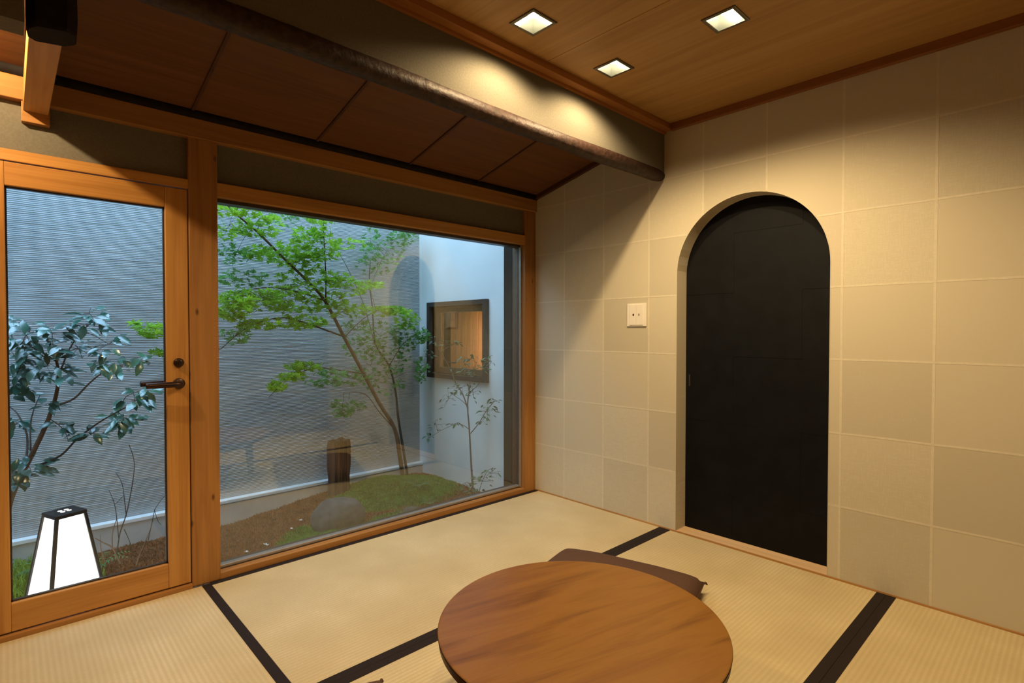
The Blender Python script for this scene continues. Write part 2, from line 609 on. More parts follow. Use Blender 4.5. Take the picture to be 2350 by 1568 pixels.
for r in rows[1:-1]:
    segs = [(YB, 0.0)]
    if r < ASP:
        segs = [(YB, AY0), (AY1, 0.0)]
    elif r < ASP + AR:
        h = math.sqrt(AR * AR - (r - 0.004 - ASP) ** 2) + 0.002
        segs = [(YB, AC - h), (AC + h, 0.0)]
    for a, b in segs:
        # the sheets are pasted by hand: each overlap wanders a little
        n = max(2, int((b - a) / 0.07))
        vs, fs = [], []
        for i in range(n + 1):
            y = a + (b - a) * i / n
            dz = 0.0022 * noise.noise(Vector((y * 6, r * 9, 1.3)))
            for (dx, s) in ((0.0, -1), (0.0, 1), (0.002, 1), (0.002, -1)):
                vs.append((dx, y, r + dz + s * 0.004))
        for i in range(n):
            for k in range(4):
                fs.append((i * 4 + k, i * 4 + (k + 1) % 4, i * 4 + 4 + (k + 1) % 4, i * 4 + 4 + k))
        mesh_obj('paper_overlap', vs, fs, M['seam'], wall_right)

# reveal of the arch, lined with the same paper
prof = [(AY1, 0.004)] + [(AY1, z) for z in rows[1:5]] + [(AY1, ASP)]
NA = 48
arcp = [(AC + AR * math.cos(math.pi * i / NA), ASP + AR * math.sin(math.pi * i / NA)) for i in range(1, NA)]
right = [(AY0, ASP)] + [(AY0, z) for z in reversed(rows[1:5])] + [(AY0, 0.004)]


def reveal(pts):
    vs, fs = [], []
    for y, z in pts:
        inn = Vector((AC - y, max(0.0, ASP) - z if z > ASP else 0.0))
        inn = inn.normalized() if inn.length > 1e-6 else Vector((0, 0))
        for x, k in ((-0.0003, 1.0), (DEPTH, 1.0), (DEPTH, -0.5), (-0.0003, -0.5)):
            vs.append((x, y + inn.x * 0.0015 * k, z + inn.y * 0.0015 * k))
    for i in range(len(pts) - 1):
        for k in range(4):
            fs.append((i * 4 + k, i * 4 + (k + 1) % 4, i * 4 + 4 + (k + 1) % 4, i * 4 + 4 + k))
    return mesh_obj('reveal_sheet', vs, fs, M['paper'], wall_right)


for a, b in zip(prof[:-1], prof[1:]):
    reveal([a, b])
reveal([(AY1, ASP)] + arcp[:NA // 2])
reveal(arcp[NA // 2 - 1:] + [(AY0, ASP)])
for a, b in zip(right[:-1], right[1:]):
    reveal([a, b])

# arched black door + threshold
door2 = empty('door_2', (DEPTH, AC, 0))
tag(door2, 'black papered sliding door closing the arched opening', 'door', kind='structure')
# hand pasted black sheets, each a thin panel on the slab
ob = box('slab', 0.004, 0.034, AY0 - AC - 0.06, AY1 - AC + 0.06, 0.0, 1.72, M['black_door'], door2)
dy = [AY0 - AC - 0.06, -0.21, 0.10, AY1 - AC + 0.06]
dz_ = [0.0, 0.215, 0.57, 0.90, 1.21, 1.50, 1.72]
for i in range(3):
    for j in range(6):
        box('black_sheet', 0.0015 + 0.0012 * ((i + j) % 2), 0.0045, dy[i], dy[i + 1], dz_[j], dz_[j + 1], M['black_door'], door2)
pl = box('finger_pull', -0.0005, 0.002, AY1 - AC - 0.026, AY1 - AC - 0.018, 0.74, 0.80, M['black_metal'], door2, 0.0004)
thr = box('trim_1', 0.001, DEPTH + 0.002, AY0, AY1, -0.03, 0.004, M['sill'], None, 0.0008)
tag(thr, 'pale wooden threshold board under the arched black door', 'threshold', kind='structure')
bs = box('baseboard_right', -0.004, 0.002, YB, 0.0, -0.01, 0.006, M['post_y'])
tag(bs, 'thin wooden strip at the foot of the papered wall', 'trim', kind='structure')

# ---- other room walls, behind the camera, kept dark to cut bounce light
wl = box('wall_left', XL - 0.1, XL, YB - 0.1, 0.12, -0.05, ROOF, M['dark_wall'])
tag(wl, 'unseen left wall of the room, boarded dark to cut bounced light', 'wall', kind='structure')
wb = box('wall_rear', XL, 0.003, YB - 0.1, YB, -0.05, ROOF, M['dark_wall'])
tag(wb, 'unseen rear wall of the room, boarded dark to cut bounced light', 'wall', kind='structure')
rf = box('roof_slab', XL - 0.2, 0.25, YB - 0.2, 0.14, ROOF, ROOF + 0.1, M['plaster_room'])
tag(rf, 'roof slab closing the room above the ceilings', 'roof', kind='structure')

# ---- wall toward the garden (plane y = 0)
wall_back = box('wall_back', XL, 0.003, 0.022, 0.11, 1.60, ROOF, M['plaster'])
tag(wall_back, 'dark earthen plaster band above the garden window and glass door', 'wall', kind='structure')
plate = box('trim_2', XL, 0.003, -0.012, 0.10, 1.785, 1.862, M['post_x'], None, 0.003)
tag(plate, 'long brown wooden beam running above the plaster band', 'beam', kind='structure')
post = box('trim_3', -1.954, -1.850, -0.002, 0.11, 0.0, 1.787, M['post_z'], None, 0.004)
tag(post, 'knotty brown wooden post between glass door and picture window', 'post', kind='structure')
cpost = box('trim_4', -0.0935, 0.0025, 0.0, 0.11, -0.05, 1.787, M['post_z'], None, 0.003)
tag(cpost, 'slim brown wooden corner post at the right of the picture window', 'post', kind='structure')
lin1 = box('trim_5', -1.852, -0.092, 0.002, 0.10, 1.570, 1.627, M['frame_x'], None, 0.002)
tag(lin1, 'wooden lintel across the top of the picture window', 'lintel', kind='structure')
lin2 = box('trim_6', XL, -1.952, 0.002, 0.10, 1.582, 1.620, M['frame_x'], None, 0.002)
tag(lin2, 'wooden lintel across the top of the glass door', 'lintel', kind='structure')
lpost = box('trim_7', -2.66, -2.566, -0.002, 0.11, -0.05, 1.583, M['post_z'], None, 0.003)
tag(lpost, 'wooden jamb on the hinge side of the glass door', 'post', kind='structure')
infill = box('wall_entry', XL, -2.655, 0.01, 0.11, -0.05, 1.583, M['plaster_room'])
tag(infill, 'plaster wall left of the glass door', 'wall', kind='structure')

# picture window
win = empty('window_1', (-0.97, 0.05, 0))
tag(win, 'large fixed picture window looking onto the courtyard garden', 'window', kind='structure')


def wbox(name, x0, x1, y0, y1, z0, z1, mat, root, bev=0.0):
    o = box(name, x0, x1, y0, y1, z0, z1, mat, root, bev)
    o.matrix_parent_inverse = Matrix.Translation(-root.location)
    return o


wbox('sill', -1.852, -0.090, 0.0, 0.042, -0.05, 0.026, M['post_x'], win, 0.002)
wbox('lower_gasket', -1.852, -0.090, 0.040, 0.046, 0.0, 0.030, M['bronze'], win)
wbox('lower_rail', -1.852, -0.090, 0.045, 0.075, -0.05, 0.040, M['alu'], win, 0.002)
wbox('outer_rail', -1.852, -0.090, 0.085, 0.11, -0.20, 0.034, M['bronze'], win)
wbox('upper_rail', -1.852, -0.090, 0.035, 0.09, 1.555, 1.572, M['bronze'], win, 0.001)
wbox('side_jamb', -0.100, -0.090, 0.042, 0.11, 0.03, 1.565, M['jamb'], win, 0.001)
wbox('side_rail', -0.104, -0.096, 0.030, 0.046, 0.03, 1.572, M['alu'], win, 0.001)
wbox('side_rail', -1.852, -1.842, 0.045, 0.085, 0.03, 1.572, M['bronze'], win, 0.001)
pane = wbox('pane', -1.848, -0.098, 0.057, 0.065, 0.030, 1.562, M['glass'], win)
ret = box('trim_8', -0.0935, 0.05, 0.11, 0.20, -0.25, 2.4, M['return'])
tag(ret, 'dark outer board at the right edge of the picture window', 'board', kind='structure')

# glass door
door1 = empty('door_1', (-2.256, 0.02, 0.018))
tag(door1, 'wood framed single pane glass door to the garden', 'door', kind='structure')
DX0, DX1, DZ0, DZ1 = -2.562, -1.957, 0.021, 1.578
GX0, GX1, GZ0, GZ1 = -2.482, -2.033, 0.116, 1.500
for a, b in ((DX0, GX0), (GX1, DX1)):
    wbox('stile', a, b, 0.002, 0.042, DZ0, DZ1, M['frame_z'], door1, 0.003)
wbox('rail', GX0 - 0.0005, GX1 + 0.0005, 0.003, 0.041, GZ1, DZ1, M['frame_x'], door1, 0.003)
wbox('rail', GX0 - 0.0005, GX1 + 0.0005, 0.003, 0.041, DZ0, GZ0, M['frame_x'], door1, 0.003)
wbox('pane', GX0 - 0.006, GX1 + 0.006, 0.022, 0.027, GZ0 - 0.006, GZ1 + 0.006, M['glass_door'], door1)
for (a, b, c, d) in ((GX0 - 0.001, GX1 + 0.001, GZ1 - 0.005, GZ1), (GX0 - 0.001, GX1 + 0.001, GZ0, GZ0 + 0.005),
                     (GX0, GX0 + 0.005, GZ0, GZ1), (GX1 - 0.005, GX1, GZ0, GZ1)):
    wbox('gasket', a, b, 0.018, 0.031, c, d, M['bronze'], door1)


def disc_geo(r, d, n=28, bev=0.002):
    """disc facing -y, base at y=0 out to y=-d"""
    v, f = lathe([(r, 0), (r, d - bev), (r - bev, d)], n)
    return [(a, -c, b) for a, b, c in v], f


def handle_set(root, ysgn):
    hx, hz = -1.993, 0.817
    yb = 0.003 if ysgn < 0 else 0.041
    v, f = disc_geo(0.021, 0.009)
    rose = mesh_obj('handle_rose', [(hx + a, yb + (b if ysgn < 0 else -b), hz + c) for a, b, c in v], f, M['handle'], root, True)
    rose.matrix_parent_inverse = Matrix.Translation(-root.location)
    y = yb + ysgn * 0.042
    path = [(hx, yb, hz), (hx, yb + ysgn * 0.028, hz), (hx - 0.008, y, hz), (hx - 0.03, y + ysgn * 0.002, hz), (hx - 0.075, y, hz), (hx - 0.113, y - ysgn * 0.004, hz - 0.001)]
    lev = tube('lever_handle', path, 0.0118, 0.0108, M['handle'], root, 12, 5)
    lev.matrix_parent_inverse = Matrix.Translation(-root.location)
    v, f = disc_geo(0.0175, 0.014, 28, 0.005)
    lk = mesh_obj('lock_turn', [(hx + a, yb + (b if ysgn < 0 else -b), 0.899 + c) for a, b, c in v], f, M['handle'], root, True)
    lk.matrix_parent_inverse = Matrix.Translation(-root.location)
    kn = box('lock_knob', hx - 0.0035, hx + 0.0035, yb + ysgn * 0.012, yb + ysgn * 0.024, 0.899 - 0.012, 0.899 + 0.012, M['handle'], lk, 0.002)


handle_set(door1, -1)
handle_set(door1, 1)
thr2 = box('trim_9', -2.64, -1.953, -0.010, 0.10, -0.05, 0.0165, M['post_x'], None, 0.002)
tag(thr2, 'brown wooden threshold under the glass door', 'threshold', kind='structure')

# ---- hanging wall with the natural log, parallel to the garden wall
KX0 = -2.37
kok = box('wall_hanging', KX0, 0.003, -0.925, -0.875, 1.835, ROOF, M['plaster'])
tag(kok, 'hanging earthen plaster wall above the natural log beam', 'wall', kind='structure')
kokl = box('wall_hanging_entry', XL, -2.448, -0.925, -0.855, 1.655, ROOF, M['plaster'])
tag(kokl, 'low hanging plaster wall left of the black hanging post', 'wall', kind='structure')
# log: irregular round timber, one mesh
vs, fs = [], []
NL, NSD = 110, 18
for i in range(NL + 1):
    x = KX0 - 0.02 + (0.002 - KX0 + 0.02) * i / NL
    for k in range(NSD):
        a = 2 * math.pi * k / NSD
        r = 0.033 + 0.004 * noise.noise(Vector((x * 2.5, math.cos(a) * 1.2, math.sin(a) * 1.2))) + 0.0016 * noise.noise(Vector((x * 24, math.cos(a) * 3, math.sin(a) * 3)))
        r += 0.003 * max(0.0, (-x - 0.6) / 1.8)
        if i >= NL - 2:
            r *= (0.97, 0.90, 0.80)[i - NL + 2]
        vs.append((x, -0.903 + r * math.cos(a) * 1.0, 1.828 + r * math.sin(a) + 0.004 * math.sin(x * 2.3)))
for i in range(NL):
    for k in range(NSD):
        fs.append((i * NSD + k, i * NSD + (k + 1) % NSD, (i + 1) * NSD + (k + 1) % NSD, (i + 1) * NSD + k))
fs += [tuple(range(NSD)), tuple(NL * NSD + k for k in range(NSD))]
log = mesh_obj('log_beam', vs, fs, M['log'], None, True)
tag(log, 'dark natural log beam under the hanging plaster wall', 'beam', kind='structure')

# black hanging post at the left end: rough eight sided timber
vs, fs = [], []
oct_ = [(-0.040, -0.022), (-0.026, -0.042), (0.024, -0.045), (0.042, -0.026), (0.043, 0.024), (0.026, 0.042), (-0.026, 0.042), (-0.041, 0.024)]
lv = [(1.658, 0.93), (1.668, 1.0), (1.70, 1.03), (1.78, 0.99), (1.90, 1.02), (2.06, 0.98), (2.30, 1.0)]
for z, s in lv:
    for k, (a, b) in enumerate(oct_):
        w = 1 + 0.05 * noise.noise(Vector((k * 1.7, z * 5, 0)))
        vs.append((-2.404 + a * s * w, -0.885 + b * s * w, z + 0.12 * a * (1 if z < 1.665 else 0)))
for i in range(len(lv) - 1):
    for k in range(8):
        fs.append((i * 8 + k, i * 8 + (k + 1) % 8, (i + 1) * 8 + (k + 1) % 8, (i + 1) * 8 + k))
fs += [tuple(range(8)), tuple((len(lv) - 1) * 8 + k for k in range(8))]
hp = mesh_obj('trim_10', vs, fs, M['black_post'])
tag(hp, 'black rough hanging post at the end of the log beam', 'post', kind='structure')

# edge beam running from the hanging post to the garden wall
eb = box('trim_11', -2.434, -2.370, -0.845, 0.004, 1.753, 1.83, M['post_y'], None, 0.002)
tag(eb, 'light brown wooden beam from hanging post to garden wall', 'beam', kind='structure')
blk = box('trim_12', -2.438, -2.366, -0.006, 0.03, 1.718, 1.786, M['post_x'], None, 0.0015)
tag(blk, 'small wooden block under the wall end of the beam', 'block', kind='structure')
inf2 = box('wall_above_beam', -2.425, -2.38, -0.845, 0.02, 1.828, ROOF, M['plaster'])
tag(inf2, 'plaster infill above the light brown edge beam', 'wall', kind='structure')

# ---- sloped boarded ceiling
SL0, SLK = 1.884, 0.23


def zs(y):
    return SL0 - SLK * y


sloped = empty('sloped_ceiling', (-1.2, -0.45, zs(-0.45)))
tag(sloped, 'low sloping ceiling of dark boards beside the garden window', 'ceiling', kind='structure')


def slope_box(name, x0, x1, y0, y1, dz0, dz1, mat, parent):
    c = [(x0, y0, zs(y0) + dz0), (x1, y0, zs(y0) + dz0), (x1, y1, zs(y1) + dz0), (x0, y1, zs(y1) + dz0),
         (x0, y0, zs(y0) + dz1), (x1, y0, zs(y0) + dz1), (x1, y1, zs(y1) + dz1), (x0, y1, zs(y1) + dz1)]
    o = hexa(name, c, mat, parent)
    if parent is not None and parent.type == 'EMPTY':
        o.matrix_parent_inverse = Matrix.Translation(-parent.location)
    return o


sx = [-2.425, -1.939, -1.441, -0.950, -0.491, 0.0025]
for i, (a, b) in enumerate(zip(sx[:-1], sx[1:])):
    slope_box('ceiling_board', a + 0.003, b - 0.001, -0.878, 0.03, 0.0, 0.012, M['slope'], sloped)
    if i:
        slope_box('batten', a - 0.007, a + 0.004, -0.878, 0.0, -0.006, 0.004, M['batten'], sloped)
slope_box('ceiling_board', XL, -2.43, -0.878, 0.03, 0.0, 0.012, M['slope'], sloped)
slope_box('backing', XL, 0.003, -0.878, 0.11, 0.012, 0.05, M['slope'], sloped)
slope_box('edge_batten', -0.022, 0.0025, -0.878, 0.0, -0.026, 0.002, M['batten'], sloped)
# dark pole along the wall plate
v, f = tube_geo([(XL, -0.006, 1.882), (-2.0, -0.006, 1.880), (-1.0, -0.006, 1.879), (0.0, -0.006, 1.878)], 0.021, 12)
pole = mesh_obj('trim_13', v, f, M['black_post'], None, True)
tag(pole, 'dark slender pole along the top of the wall beam', 'trim', kind='structure')

# ---- main ceiling with square holes for the downlights
ceiling = empty('ceiling', (-1.2, -1.9, ZC))
tag(ceiling, 'flat ceiling of honey brown veneer panels with downlights', 'ceiling', kind='structure')
LIGHTS = [(-1.160, -1.121), (-0.700, -1.119), (-0.700, -1.578), (-1.160, -1.578), (-2.05, -2.25)]  # last one is added, unseen, to brighten the near floor and wall
HS = 0.050


def plate_with_holes(name, x0, x1, y0, y1, z0, z1, holes, mat, parent):
    xs = sorted({x0, x1} | {h[0] - HS for h in holes} | {h[0] + HS for h in holes})
    ys = sorted({y0, y1} | {h[1] - HS for h in holes} | {h[1] + HS for h in holes})
    vs, fs = [], []
    for a, b in zip(xs[:-1], xs[1:]):
        for c, d in zip(ys[:-1], ys[1:]):
            mx_, my_ = (a + b) / 2, (c + d) / 2
            if any(abs(mx_ - h[0]) < HS and abs(my_ - h[1]) < HS for h in holes):
                continue
            k = len(vs)
            vs += [(a, c, z0), (b, c, z0), (b, d, z0), (a, d, z0), (a, c, z1), (b, c, z1), (b, d, z1), (a, d, z1)]
            fs += [tuple(i + k for i in q) for q in BOXF]
    o = mesh_obj(name, vs, fs, mat, parent, fix=False)
    o.matrix_parent_inverse = Matrix.Translation(-parent.location)
    return o


pxs = [0.0025, -0.932, -1.868, XL]
for a, b in zip(pxs[:-1], pxs[1:]):
    hs = [h for h in LIGHTS if b < h[0] < a]
    plate_with_holes('ceiling_panel', b + 0.0012, a - 0.0012, YB, -0.925, ZC, ZC + 0.009, hs, M['ceil'], ceiling)
plate_with_holes('backing', XL, 0.003, YB, -0.92, ZC + 0.009, ZC + 0.02, LIGHTS, M['trim_y'], ceiling)
t1 = box('trim_14', XL, 0.0025, -0.972, -0.924, 2.046, ZC + 0.001, M['trim_x'], None, 0.002)
tag(t1, 'wooden trim where flat ceiling meets the hanging wall', 'trim', kind='structure')
t1b = box('trim_15', XL, 0.0025, -0.936, -0.924, 2.034, 2.047, M['trim_x'], None, 0.001)
tag(t1b, 'narrow wooden bead under the ceiling trim at hanging wall', 'trim', kind='structure')
t2 = box('trim_16', -0.022, 0.0025, YB, -0.972, 2.041, ZC + 0.001, M['trim_y'], None, 0.0015)
tag(t2, 'dark wooden trim between flat ceiling and papered wall', 'trim', kind='structure')

# ---- downlights
names = ['square recessed downlight beside the hanging wall, farther from the papered wall',
         'square recessed downlight in the corner nearest hanging wall and papered wall',
         'square recessed downlight nearest the middle of the papered wall, farthest right',
         'square recessed downlight behind the others, above the round table, out of view',
         'unseen square downlight added to brighten the foreground mats']


def downlight(x, y, label, power, z=ZC):
    r = empty('downlight', (x, y, z))
    tag(r, label, 'ceiling light', 'square ceiling downlights')
    o, h = 0.058, 0.046
    vs, fs = [], []
    for (s, zz) in ((o, -0.0035), (o, 0.001), (h, 0.001), (h, -0.0035), (o - 0.003, -0.005), (h + 0.002, -0.005)):
        vs += [(-s, -s, zz), (s, -s, zz), (s, s, zz), (-s, s, zz)]
    order = [1, 0, 4, 5, 3, 2]
    for a, b in zip(order[:-1], order[1:]):
        for k in range(4):
            fs.append((a * 4 + k, a * 4 + (k + 1) % 4, b * 4 + (k + 1) % 4, b * 4 + k))
    mesh_obj('trim_ring', vs, fs, M['fix_trim'], r)
    # reflector: square mouth narrowing upward
    vs, fs = [], []
    for s, zz in ((0.046, -0.002), (0.044, 0.015), (0.040, 0.05), (0.032, 0.075)):
        vs += [(-s, -s, zz), (s, -s, zz), (s, s, zz), (-s, s, zz)]
    for i in range(3):
        for k in range(4):
            fs.append((i * 4 + k, i * 4 + (k + 1) % 4, i * 4 + 4 + (k + 1) % 4, i * 4 + 4 + k))
    fs.append((12, 13, 14, 15))
    mesh_obj('reflector', vs, fs, M['reflector'], r, fix=False)
    v, f = lathe([(0.004, 0.020), (0.016, 0.023), (0.026, 0.033), (0.028, 0.048), (0.020, 0.064), (0.010, 0.075)], 20)
    mesh_obj('bulb', v, f, M['bulb'], r, True)
    ld = bpy.data.lights.new('downlight_beam', 'SPOT')
    ld.energy = power
    ld.color = LAMP_COL
    ld.spot_size = math.radians(151)
    ld.spot_blend = 0.50
    ld.shadow_soft_size = 0.020
    lo = bpy.data.objects.new('downlight_beam', ld)
    lo.location = (0, 0, -0.004)
    link(lo, r)
    return r


for (x, y), n, k in zip(LIGHTS, names, (0.82, 0.82, 1.04, 1.04, 1.0)):
    downlight(x, y, n, DOWNLIGHT_W * k)
# lamp over the entry, left of the edge beam: a small hanging globe under the sloping boards
ap = empty('pendant_lamp', (-2.74, -0.42, 2.03))
tag(ap, 'small round lamp over the entry left of the edge beam, out of view', 'lamp')
v, f = lathe([(0.02, -0.065), (0.032, -0.058), (0.038, -0.04), (0.034, -0.02), (0.02, -0.006), (0.012, 0.0)], 20)
mesh_obj('globe', v, f, emitter('lamp_globe', (1.0, 0.80, 0.5), 12.0), ap, True)
v, f = lathe([(0.012, 0.0), (0.02, 0.004), (0.02, -0.0 + 0.03), (0.006, 0.034), (0.006, 0.0 + (zs(-0.42) - 2.03))], 16)
mesh_obj('holder', v, f, M['black_metal'], ap)
al = bpy.data.lights.new('pendant_light', 'POINT')
al.energy = ALCOVE_W
al.color = LAMP_COL
al.shadow_soft_size = 0.015
alo = bpy.data.objects.new('pendant_light', al)
alo.location = (0, 0, -0.085)
link(alo, ap)

# ================================================================== TATAMI
HERI = 0.031


def tatami(x0, x1, y0, y1, axis, label, heri_sides=(True, True)):
    r = empty('tatami_mat', ((x0 + x1) / 2, (y0 + y1) / 2, -0.05))
    tag(r, label, 'tatami mat', 'tatami mats on the floor')
    hx, hy = (x1 - x0) / 2 - 0.0006, (y1 - y0) / 2 - 0.0006
    box('rush_surface', -hx, hx, -hy, hy, 0.0, 0.05, M['tat_x'] if axis == 'x' else M['tat_y'], r, 0.0012)
    for s, on in ((-1, heri_sides[0]), (1, heri_sides[1])):
        if not on:
            continue
        if axis == 'x':
            e = s * hy
            a, b = sorted((e, e - s * HERI))
            box('cloth_border', -hx, hx, a - 0.0003, b + 0.0003, 0.004, 0.0512, M['heri'], r, 0.0006)
        else:
            e = s * hx
            a, b = sorted((e, e - s * HERI))
            box('cloth_border', a - 0.0003, b + 0.0003, -hy, hy, 0.004, 0.0512, M['heri'], r, 0.0006)
    return r


TX = -1.8915
tatami(TX, -0.0045, -0.943, -0.0005, 'x', 'tatami mat lying along the picture window')
tatami(TX, -0.0045, -1.908, -0.943, 'x', 'tatami mat in front of the arched black door, under the round table')
tatami(TX, -0.0045, -2.87, -1.908, 'x', 'tatami mat at the right foreground against the papered wall')
tatami(-2.852, TX, -1.908, -0.0105, 'y', 'tatami mat running from the glass door toward the viewer')
tatami(-2.852, TX, -2.87, -1.908, 'y', 'tatami mat behind the viewer beside the left wall')
fs_ = box('floor_strip', XL, -2.853, YB, 0.0, -0.05, 0.0, M['post_y'])
tag(fs_, 'narrow wooden floor strip beside the left wall', 'floor', kind='structure')
fs2 = box('floor_strip', -2.853, -0.0045, YB, -2.871, -0.05, 0.0, M['post_x'])
tag(fs2, 'narrow wooden floor strip beside the rear wall', 'floor', kind='structure')

# ================================================================== TABLE
tb = empty('low_table', (-1.4475, -1.572, 0.0))
tag(tb, 'low round table with a glossy brown hardwood top', 'table')
TR, TH = 0.3525, 0.30
v, f = lathe([(TR - 0.030, TH - 0.028), (TR - 0.008, TH - 0.0275), (TR - 0.004, TH - 0.007), (TR - 0.0006, TH - 0.004), (TR, TH - 0.002), (TR - 0.0015, TH - 0.0004), (TR - 0.005, TH)], 128)
top = mesh_obj('tabletop', v, f, M['table'], tb, False)
top.rotation_euler = (0, 0, math.radians(-16))
v, f = lathe([(TR - 0.0305, TH - 0.0284), (TR - 0.006, TH - 0.0282), (TR - 0.0026, TH - 0.024), (TR - 0.0006, TH - 0.0085), (TR + 0.0004, TH - 0.0046)], 128, False)
mesh_obj('shaded_edge', v, f, M['table_edge'], top, True)  # rim darkened by colour where it lies in shade
v, f = lathe([(0.235, TH - 0.075), (0.245, TH - 0.075), (0.245, TH - 0.030), (0.235, TH - 0.030)], 64, False)
mesh_obj('apron', v, f, M['table_edge'], tb, True)
for k in range(4):
    a = math.radians(15 + 90 * k)
    c, s = math.cos(a) * 0.215, math.sin(a) * 0.215
    vs = []
    for z, h, o in ((0.0012, 0.015, 1.08), (TH - 0.030, 0.022, 1.0)):
        vs += [(c * o - h, s * o - h, z), (c * o + h, s * o - h, z), (c * o + h, s * o + h, z), (c * o - h, s * o + h, z)]
    hexa('leg', vs, M['table_edge'], tb)

# ================================================================== CUSHIONS


def cushion(loc, rz, label):
    r = empty('floor_cushion', loc, rz)
    tag(r, label, 'cushion', 'brown floor cushions round the table')
    hx, hy, N = 0.275, 0.296, 28
    vs, fs = [], []

    def h(u, v_):
        e = max(0.0, (1 - abs(u) ** 5.0)) * max(0.0, (1 - abs(v_) ** 5.0))
        return 0.005 + 0.044 * e ** 0.38
    for side in (1, -1):
        for i in range(N + 1):
            for j in range(N + 1):
                u, w = 2 * i / N - 1, 2 * j / N - 1
                pinch = 1 + 0.020 * (1 - abs(w) ** 2) * abs(u) ** 6
                pinch2 = 1 + 0.020 * (1 - abs(u) ** 2) * abs(w) ** 6
                hz = h(u, w)
                nz = 0.003 * noise.noise(Vector((u * 2.5, w * 2.5, 0.3)))
                z = 0.044 + hz + nz if side > 0 else max(0.0015, 0.044 - hz * 1.2)
                vs.append((u * hx * pinch, w * hy * pinch2, z))
    n1 = (N + 1) * (N + 1)
    for i in range(N):
        for j in range(N):
            a = i * (N + 1) + j
            fs.append((a, a + N + 1, a + N + 2, a + 1))
            fs.append((n1 + a, n1 + a + 1, n1 + a + N + 2, n1 + a + N + 1))
    ring = [i * (N + 1) for i in range(N + 1)] + [N * (N + 1) + j for j in range(1, N + 1)] + [i * (N + 1) + N for i in range(N - 1, -1, -1)] + [j for j in range(N - 1, 0, -1)]
    for a, b in zip(ring, ring[1:] + ring[:1]):
        fs.append((a, b, n1 + b, n1 + a))
    mesh_obj('cover', vs, fs, M['cushion'], r, True)
    # piped seam round the rim and a tuft in the middle
    pts = [Vector(vs[k]) * 0.5 + Vector(vs[n1 + k]) * 0.5 for k in ring]
    v, f = tube_geo(pts + [pts[0]], 0.0035, 6)
    mesh_obj('seam', v, f, M['cushion'], r, True)
    for q, (sx_, sy_) in enumerate(((1, 1), (1, -1), (-1, 1), (-1, -1))):
        p = Vector((sx_ * hx, sy_ * hy, 0.044))
        v, f = tube_geo([p * 0.985, p + Vector((sx_ * 0.006, sy_ * 0.006, 0)), p + Vector((sx_ * 0.012, sy_ * 0.010, -0.008))], [0.004, 0.005, 0.003], 6)
        mesh_obj('corner_tassel', v, f, M['cushion'], r, True)
    return r


cushion((-0.865, -1.212, 0.0008), math.radians(15.7), 'flat brown cushion on the mats behind the round table')
cushion((-2.025, -1.376, 0.0008), math.radians(-3), 'flat brown cushion left of the round table, only one corner in view')

# ================================================================== SWITCH
sw = empty('light_switch', (0.0, -0.766, 1.112))
tag(sw, 'square white double light switch on the papered wall', 'light switch')
box('plate', -0.0075, -0.0005, -0.060, 0.060, -0.062, 0.062, M['plate'], sw, 0.0015)
for yy, mm in ((0.0215, 'led_red'), (-0.0215, 'led_grey')):
    rk = box('rocker', -0.0105, -0.0070, yy - 0.0205, yy + 0.0205, -0.055, 0.055, M['plate'], sw, 0.0008)
    box('indicator', -0.0109, -0.0100, yy - 0.0045 + (-0.004 if yy > 0 else 0.004), yy + 0.0045 + (-0.004 if yy > 0 else 0.004), -0.006, 0.006, M[mm], rk, 0.0002)

# ================================================================== GARDEN
YW = 1.25
XW = -0.057


def ground_z(x, y):
    rise = max(0.0, min(1.0, (x + 1.55) / 0.8))
    z = -0.168 + 0.055 * rise * rise * (3 - 2 * rise)
    z += 0.085 * math.exp(-(((x + 0.50) / 0.33) ** 2 + ((y - 0.90) / 0.30) ** 2))
    z += 0.05 * math.exp(-(((x + 2.55) / 0.40) ** 2 + ((y - 0.75) / 0.35) ** 2))
    z += 0.05 * math.exp(-(((x + 1.25) / 0.22) ** 2 + ((y - 0.42) / 0.16) ** 2))
    z -= 0.05 * max(0.0, (0.35 - y)) / 0.25 * (1 - 0.3 * rise)
    z += 0.014 * noise.noise(Vector((x * 4, y * 4, 0.5))) + 0.006 * noise.noise(Vector((x * 15, y * 15, 2.5)))
    return z


GXa, GXb, GYa, GYb = -4.0, XW, 0.105, YW
NX, NY = 160, 60
vs, fs = [], []
for i in range(NX + 1):
    for j in range(NY + 1):
        x, y = GXa + (GXb - GXa) * i / NX, GYa + (GYb - GYa) * j / NY
        vs.append((x, y, ground_z(x, y)))
for i in range(NX):
    for j in range(NY):
        a = i * (NY + 1) + j
        fs.append((a, a + NY + 1, a + NY + 2, a + 1))
gnd = mesh_obj('garden_ground', vs, fs, M['soil'], None, True)
tag(gnd, 'uneven brown earth bed of the courtyard garden', 'ground', kind='structure')

# combed plaster wall: every comb line is a real ridge
ZT = 2.55
RIB = 0.0095
vs, fs = [], []
prof_r = [(0.0, 0.0), (0.30, 0.0030), (0.62, 0.0036), (0.78, 0.0008)]
nr = int((ZT + 0.03) / RIB)
XA = -4.0
NC = 190
for r in range(nr):
    for (t, dpt) in prof_r:
        z = -0.03 + (r + t) * RIB
        for c in range(NC + 1):
            x = XA + (XW - XA) * c / NC
            wob = 0.0020 * noise.noise(Vector((x * 5.0, r * 0.2, 0.0))) + 0.0013 * noise.noise(Vector((x * 22.0, r * 0.7, 5.0)))
            dd = dpt * (1.0 + 0.45 * noise.noise(Vector((x * 9.0, r * 1.3, 9.0))))
            vs.append((x, YW - dd, z + wob))
mrow = nr * 4
for r in range(mrow - 1):
    for c in range(NC):
        a = r * (NC + 1) + c
        fs.append((a, a + 1, a + NC + 2, a + NC + 1))
